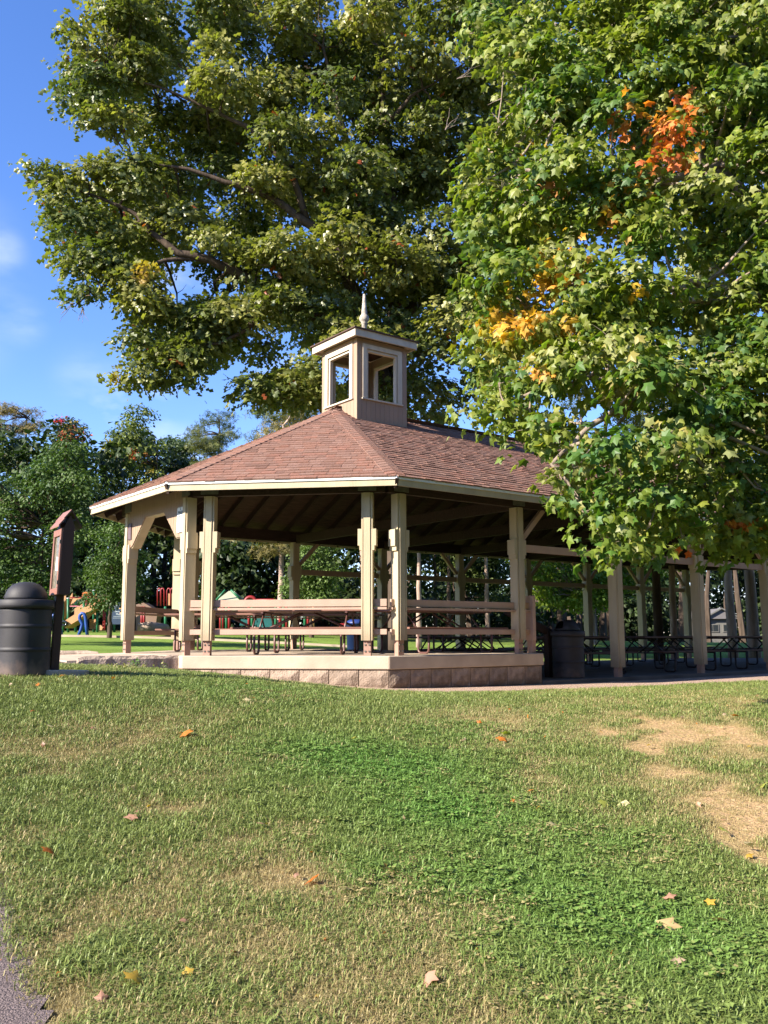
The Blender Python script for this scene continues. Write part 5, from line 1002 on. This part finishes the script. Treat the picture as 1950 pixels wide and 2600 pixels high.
mb = MB(); mb.tube([at(354, 1595, 31.5)-lg.location+Vector((-.02, 0, 0)), at(356, 1595, 31.5)-lg.location], .185, 12); mb.build('sawn_end', PTAN, lg)
mb = MB(); a = at(60, 1617, 30); b = at(700, 1617, 30)   # kerb along the play area
pt = [Vector((x, 30.3+.0*x, h(x, 30.3))) for x in np.arange(-16, 1, 1.0)]
for k in range(len(pt)-1): mb.beam(pt[k]+Vector((0, 0, .02)), pt[k+1]+Vector((0, 0, .02)), .2, .1)
o = mb.build('play_area_kerb', CONC); tag(o, 'long low grey kerb between the grass and the play area', 'kerb')
# houses and fence bits beyond the right bays
def house(px, Y, wd, ht, label, m, gable, seed):
    p = at(px, 1600, Y); z = h(p.x, Y); o = empty('house', (p.x, Y, z), label, 'house')
    mb = MB(); mb.box(-wd/2, wd/2, 0, 5, 0, ht); mb.build('wall', m, o)
    mb = MB(); mb.extr([(-wd/2-.2, -.25, ht), (wd/2+.2, -.25, ht), (0 if gable else wd/2+.2, -.25, ht+(wd*.32 if gable else .5)), (0 if gable else -wd/2-.2, -.25, ht+(wd*.32 if gable else .5))][:3 if gable else 4], (0, 5.5, 0)); mb.build('roof', HROOF, o)
    n_ = max(2, int(wd/1.4))
    for k in range(n_):
        x = -wd/2+wd*(k+.5)/n_; mb = MB(); mb.box(x-.42, x+.42, -.05, -.002, .9, ht-.35); f2 = mb.build('window', HOUSEW, o); mb = MB(); mb.box(x-.36, x-.02, -.06, -.051, .96, ht-.41); mb.build('pane', GLASSD, f2); mb = MB(); mb.box(x+.02, x+.36, -.06, -.051, .96, ht-.41); mb.build('pane', GLASSD, f2)
    if gable:
        for s_ in (-1, 1): mb = MB(); mb.beam((s_*(wd/2+.25), -.3, ht-.03), (0, -.3, ht+wd*.32), .08, .22, (0, 1, 0)); mb.build('barge_board', HOUSEW, o)
    return o
house(1830, 62, 2.2, 1.8, 'small white gabled cabin far right behind the tables', HOUSEW, True, 1)
# ------------------------------------------------------------------ grass
def blade_tuft(k, seed):
    r2 = random.Random(seed); V = []; F = []; Bl = []
    nb_ = {'g': 26, 'clover': 26}.get(k, 26)
    for i in range(nb_):
        a = r2.uniform(0, 6.28); rr_ = .065*math.sqrt(r2.random()); x, y = rr_*cos(a), rr_*sin(a); ln = r2.uniform(.016, .044); b = r2.uniform(0, 6.28); lean = r2.uniform(.25, 1.25); wd = r2.uniform(.0011, .0023)
        if k == 'clover' and i < 8:
            hh = r2.uniform(.02, .035); n0 = len(V)
            for q3 in range(3):
                c_ = b+q3*2.094; cx, cy = x+.007*cos(c_), y+.007*sin(c_); n0 = len(V)
                V += [(cx+.0065*cos(c_+t)*1., cy+.0065*sin(c_+t), hh+r2.uniform(-.003, .003)) for t in (0, 1.57, 3.14, 4.71)]; F.append((n0, n0+1, n0+2, n0+3)); Bl += [r2.random()*.4]*4
            continue
        dx, dy = cos(b), sin(b); sx, sy = -dy*wd, dx*wd; n0 = len(V); v1 = (x+dx*lean*ln*.35, y+dy*lean*ln*.35, ln*.62); v2 = (x+dx*lean*ln, y+dy*lean*ln, ln*(1.0-.32*lean))
        V += [(x-sx, y-sy, -.004), (x+sx, y+sy, -.004), (v1[0]+sx*.85, v1[1]+sy*.85, v1[2]), (v1[0]-sx*.85, v1[1]-sy*.85, v1[2]), v2]; F += [(n0, n0+1, n0+2, n0+3), (n0+3, n0+2, n0+4)]; Bl += [r2.random()]*5
    return V, F, Bl
GRM = bpy.data.materials.new('grass_blade'); GRM.use_nodes = True
def grass_mat():
    nt = GRM.node_tree; N = nt.nodes; L = nt.links; b = N['Principled BSDF']; b.inputs['Roughness'].default_value = .5; b.inputs['Specular IOR Level'].default_value = .3
    bl = N.new('ShaderNodeAttribute'); bl.attribute_name = 'bl'; dr = N.new('ShaderNodeAttribute'); dr.attribute_type = 'INSTANCER'; dr.attribute_name = 'dry'; lu = N.new('ShaderNodeAttribute'); lu.attribute_type = 'INSTANCER'; lu.attribute_name = 'lush'; rn = N.new('ShaderNodeAttribute'); rn.attribute_type = 'INSTANCER'; rn.attribute_name = 'rnd'
    ss = N.new('ShaderNodeMapRange'); ss.interpolation_type = 'SMOOTHSTEP'; su = N.new('ShaderNodeMath'); su.operation = 'SUBTRACT'; L.new(dr.outputs['Fac'], su.inputs[0]); L.new(bl.outputs['Fac'], su.inputs[1]); ss.inputs['From Min'].default_value = -.12; ss.inputs['From Max'].default_value = .12; L.new(su.outputs[0], ss.inputs['Value'])
    def mixc(a, bcol, f):
        x = N.new('ShaderNodeMix'); x.data_type = 'RGBA'
        if isinstance(a, tuple): x.inputs[6].default_value = (*a, 1)
        else: L.new(a, x.inputs[6])
        if isinstance(bcol, tuple): x.inputs[7].default_value = (*bcol, 1)
        else: L.new(bcol, x.inputs[7])
        L.new(f, x.inputs[0]); return x.outputs[2]
    g = mixc((.12, .18, .045), (.20, .25, .065), rn.outputs['Fac']); g = mixc(g, (.12, .25, .045), lu.outputs['Fac']); s = mixc((.45, .36, .17), (.36, .29, .13), rn.outputs['Fac']); c = mixc(g, s, ss.outputs[0])
    L.new(c, b.inputs['Base Color']); tr = N.new('ShaderNodeBsdfTranslucent'); L.new(c, tr.inputs[0]); mx = N.new('ShaderNodeMixShader'); mx.inputs[0].default_value = .25; L.new(b.outputs[0], mx.inputs[1]); L.new(tr.outputs[0], mx.inputs[2]); L.new(mx.outputs[0], N['Material Output'].inputs[0])
grass_mat()
NV = 10; V, F, VR, BLs = [], [], [], []
for k in range(NV):
    v, f, bl = blade_tuft('clover' if k >= 8 else 'g', k+1); n0 = len(V); V += v; F += [tuple(n0+i for i in q) for q in f]; VR += [k]*len(v); BLs += bl
def scatter():
    n = 310000; r2 = np.random.default_rng(5); y = 2.5+(r2.random(n)**1.15)*13.3; x = r2.uniform(-1, 1, n)*(.46*y+1.4)+.3
    dens = np.clip(5.2/y, .38, 1.)
    keep = r2.random(n) < dens*.95+.05
    keep &= ~inpoly(x+.035+noise2(x, y, 21, 14)*.012, y+noise2(x, y, 22, 14)*.012, PATH); keep &= ~inpoly(x, y+noise2(x, y, 5, 6)*.12, GRAV)
    s_, t_ = st(x, y); keep &= ~((s_ > .1) & (np.abs(t_) < 4.2)); keep &= ~((s_ > -1.3) & (s_ < .6) & (t_ > -1.3) & (t_ < 2.2))
    keep &= np.hypot(x+3.84, y-9.7) > .29; keep &= ~((np.abs(x+3.52) < .3) & (np.abs(y-9.85) < .17))
    d, l = dryness(x, y); keep &= ~((d > .75) & (r2.random(n) < (d-.75)*1.3))
    x, y, d, l = x[keep], y[keep], d[keep], l[keep]; return x, y, H(x, y), d, l, r2.random(len(x))
gx, gy, gz, gd, gl, gr = scatter(); ng = len(gx); nt_ = len(V)
me = bpy.data.meshes.new('grass'); me.from_pydata(V+list(zip(gx.tolist(), gy.tolist(), gz.tolist())), [], F); me.materials.append(GRM)
def addattr(nm, ty, a): t = me.attributes.new(nm, ty, 'POINT'); t.data.foreach_set('value', np.asarray(a))
addattr('ispt', 'FLOAT', np.r_[np.zeros(nt_), np.ones(ng)].astype(np.float32)); addattr('variant', 'INT', np.r_[VR, np.zeros(ng)].astype(np.int32)); addattr('bl', 'FLOAT', np.r_[BLs, np.zeros(ng)].astype(np.float32))
vr = np.where(np.random.default_rng(8).random(ng) < gl*.28, 8+(gr*2).astype(int), (gr*997 % 8).astype(int))
far = 1+np.clip((gy-6)/10, 0, 1)*.12
addattr('pick', 'INT', np.r_[np.zeros(nt_), vr].astype(np.int32)); addattr('dry', 'FLOAT', np.r_[np.zeros(nt_), gd].astype(np.float32)); addattr('lush', 'FLOAT', np.r_[np.zeros(nt_), gl].astype(np.float32)); addattr('rnd', 'FLOAT', np.r_[np.zeros(nt_), gr].astype(np.float32)); addattr('scl', 'FLOAT', np.r_[np.zeros(nt_), (.6+.95*gr**3)*np.clip(1.25-gd*.75, .4, 1.2)*far].astype(np.float32))
grass = link('grass', me); tag(grass, 'short mown lawn grass with clover and dry straw patches', 'grass', kind='stuff')
ng_ = bpy.data.node_groups.new('scatter', 'GeometryNodeTree'); ng_.interface.new_socket('Geometry', in_out='INPUT', socket_type='NodeSocketGeometry'); ng_.interface.new_socket('Geometry', in_out='OUTPUT', socket_type='NodeSocketGeometry')
GN = ng_.nodes; GL = ng_.links; gi = GN.new('NodeGroupInput'); go = GN.new('NodeGroupOutput')
def named(nm, ty='FLOAT'): a = GN.new('GeometryNodeInputNamedAttribute'); a.data_type = ty; a.inputs['Name'].default_value = nm; return a.outputs['Attribute']
sp = GN.new('GeometryNodeSeparateGeometry'); GL.new(gi.outputs[0], sp.inputs[0]); cmp = GN.new('FunctionNodeCompare'); GL.new(named('ispt'), cmp.inputs[0]); cmp.inputs[1].default_value = .5; GL.new(cmp.outputs[0], sp.inputs['Selection'])
si = GN.new('GeometryNodeSplitToInstances'); GL.new(sp.outputs['Inverted'], si.inputs[0]); GL.new(named('variant', 'INT'), si.inputs['Group ID'])
mp2 = GN.new('GeometryNodeMeshToPoints'); GL.new(sp.outputs['Selection'], mp2.inputs['Mesh'])
ip = GN.new('GeometryNodeInstanceOnPoints'); GL.new(mp2.outputs[0], ip.inputs['Points']); GL.new(si.outputs[0], ip.inputs['Instance']); ip.inputs['Pick Instance'].default_value = True; GL.new(named('pick', 'INT'), ip.inputs['Instance Index'])
cx = GN.new('ShaderNodeCombineXYZ'); rv = GN.new('FunctionNodeRandomValue'); rv.data_type = 'FLOAT'; rv.inputs[3].default_value = 6.283; GL.new(rv.outputs[1], cx.inputs[2]); GL.new(cx.outputs[0], ip.inputs['Rotation']); GL.new(named('scl'), ip.inputs['Scale']); GL.new(ip.outputs[0], go.inputs[0])
md = grass.modifiers.new('scatter', 'NODES'); md.node_group = ng_
# taller weeds by the ramp
wd_ = empty('weed', ground_at(345, 1700), 'leafy green weed clump at the foot of the ramp kerb', 'weed')
def weed(o, n, rad, hh, cols, seed):
    r2 = np.random.default_rng(seed); P_ = r2.normal(size=(n, 3))*[rad*.5, rad*.4, hh*.25]+[0, 0, hh*.5]; P_[:, 2] = np.abs(P_[:, 2]); N_ = r2.normal(size=(n, 3))*.6+[0, -.2, 1]; T2_ = r2.normal(size=(n, 3)); tint = np.array(cols[0])+(np.array(cols[1])-np.array(cols[0]))*r2.random((n, 1))
    c = link('leaves', leaves_mesh('leaves', P_, N_, T2_, r2.uniform(.02, .05, n), tint, 'plain', LEAFM), o); c['kind'] = 'stuff'
    mb = MB()
    for i in range(0, n, 4): mb.tube([(P_[i, 0]*.3, P_[i, 1]*.3, -.02), tuple(P_[i])], [.003, .0015], 4)
    c = mb.build('stems', PGREEN if False else BARKG, o); c['kind'] = 'stuff'
weed(wd_, 90, .16, .20, ((.04, .1, .02), (.14, .22, .05)), 1)
w2 = empty('weed', ground_at(312, 1703), 'pale yellowing weed patch left of the leafy clump', 'weed'); weed(w2, 110, .30, .10, ((.2, .2, .06), (.3, .28, .1)), 2)
w3 = empty('weed', ground_at(415, 1703), 'thin grassy weed before the dark ramp kerb', 'weed'); weed(w3, 16, .07, .16, ((.1, .15, .03), (.2, .25, .06)), 3)
# ------------------------------------------------------------------ fallen leaves
FLD = [(1690, 2372, .10, 'tan', 'large curled tan leaf on the lush grass at the lower right'), (1828, 2367, .09, 'pinktan', 'pinkish tan leaf at the right, farther right than the curled tan one'), (1728, 2472, .085, 'greytan', 'crumpled grey tan leaf below the curled tan leaf, lower right'), (1700, 2312, .06, 'pinktan', 'small pinkish brown leaf above the curled tan leaf'), (1795, 2322, .05, 'yellow', 'small yellow leaf near the right edge above the pinkish tan leaf'),
  (1060, 2020, .075, 'cream', 'cream leaf on the clover in the middle of the lawn'), (1398, 2112, .06, 'cream', 'pale round leaf below the pair of pale leaves right of centre'), (1592, 2056, .08, 'cream', 'right one of two pale leaves on the edge of the dry patch'), (1542, 2060, .07, 'yellowgreen', 'left yellow green one of two leaves at the dry patch edge'), (1368, 2070, .05, 'yellow', 'small yellow leaf left of the pair of pale leaves'),
  (1275, 1888, .09, 'orange', 'orange leaf right of the lush strip in the upper lawn'), (1290, 1875, .09, 'yellowgreen', 'flat yellow green leaf just behind the orange one in the upper lawn'), (470, 1875, .12, 'orange', 'pair like orange leaf in the upper left lawn'), (900, 1888, .08, 'cream', 'white cream leaf in the upper middle lawn'), (622, 1788, .08, 'cream', 'small white leaf in the grass below the block wall'), (122, 1858, .08, 'cream', 'cream leaf in the grass below the drum'),
  (345, 2096, .07, 'pinktan', 'pinkish leaf among the grass in the left middle'), (660, 2116, .06, 'pinktan', 'pinkish leaf on the brown patch left of centre'), (805, 2252, .075, 'rust', 'rust orange leaf on bare soil below the middle of the lawn'), (285, 2342, .065, 'tan', 'tan orange leaf in the lower left grass'), (335, 2535, .08, 'yellow', 'yellow leaf among tall blades at the bottom left'), (118, 2183, .09, 'rust', 'rust leaf in the dark hollow near the path edge'), (1890, 2165, .07, 'cream', 'pale leaf on the bare dry patch at the right edge'), (1832, 2127, .07, 'yellowgreen', 'yellow green leaf on the dry patch near the right edge'), (1945, 2012, .09, 'yellowgreen', 'green leaf cut by the right edge on the dry patch'), (1870, 1828, .07, 'orange', 'small orange leaf on the far right dry grass'),
  (1255, 2172, .0, 'rust', ''), (1090, 2510, .065, 'pinktan', 'pinkish leaf at the bottom centre of the lawn'), (985, 2234, .07, 'tan', 'tan leaf just left of the lawn centre below the clover'), (155, 1728, .07, 'orange', 'orange leaf in the grass beside the drum'), (1350, 2028, .045, 'orange', 'tiny orange leaf above the small yellow one')]
LC = {'tan': (.52, .36, .17), 'pinktan': (.5, .27, .18), 'greytan': (.42, .3, .2), 'yellow': (.6, .38, .06), 'cream': (.66, .55, .3), 'yellowgreen': (.38, .4, .08), 'orange': (.62, .2, .03), 'rust': (.5, .14, .02)}
rl = random.Random(4)
for px, py, sz, c, lb in FLD:
    if not lb: continue
    g = ground_at(px, py); T_, F_ = leaf_template('maple'); T2_ = T_.copy(); T2_[:, 2] += .25*(T2_[:, 0]**2)*rl.choice((1, 1, -1))+.3*(T2_[:, 1]-.4)**2
    tint = np.tile(LC[c], (len(T_), 1))*np.random.default_rng(int(px)).uniform(.75, 1.1, (len(T_), 1))
    o = link('fallen_leaf', np_mesh('fallen_leaf', T2_*sz*1.0, F_, LEAFM, tint, smooth=True)); o.location = (g.x, g.y, g.z+.05); o.rotation_euler = (rl.uniform(-.5, .5), rl.uniform(-.5, .5), rl.uniform(0, 6.28))
    tag(o, lb, 'leaf', 'fallen leaves on the lawn')
# small crumbs of leaf litter
nl = 280; r2 = np.random.default_rng(31); ly = 2.9+r2.random(nl)**.9*9.5; lx = r2.uniform(-1, 1, nl)*(.43*ly+.3); lt_ = np.array([LC[k] for k in r2.choice(['tan', 'rust', 'pinktan', 'yellow', 'greytan', 'orange'], nl)])*r2.uniform(.5, 1, (nl, 1))
lit = link('leaf_litter', leaves_mesh('leaf_litter', np.c_[lx, ly, H(lx, ly)+r2.uniform(.012, .035, nl)], r2.normal(size=(nl, 3))*.5+[0, -.2, .8], r2.normal(size=(nl, 3)), r2.uniform(.015, .05, nl), lt_, 'maple', LEAFM)); tag(lit, 'tiny dry leaf fragments strewn over the lawn', 'leaf litter', kind='stuff')
print('TRIS', sum(len(o.data.polygons) for o in bpy.data.objects if o.type == 'MESH'), 'OBJ', len(bpy.data.objects))
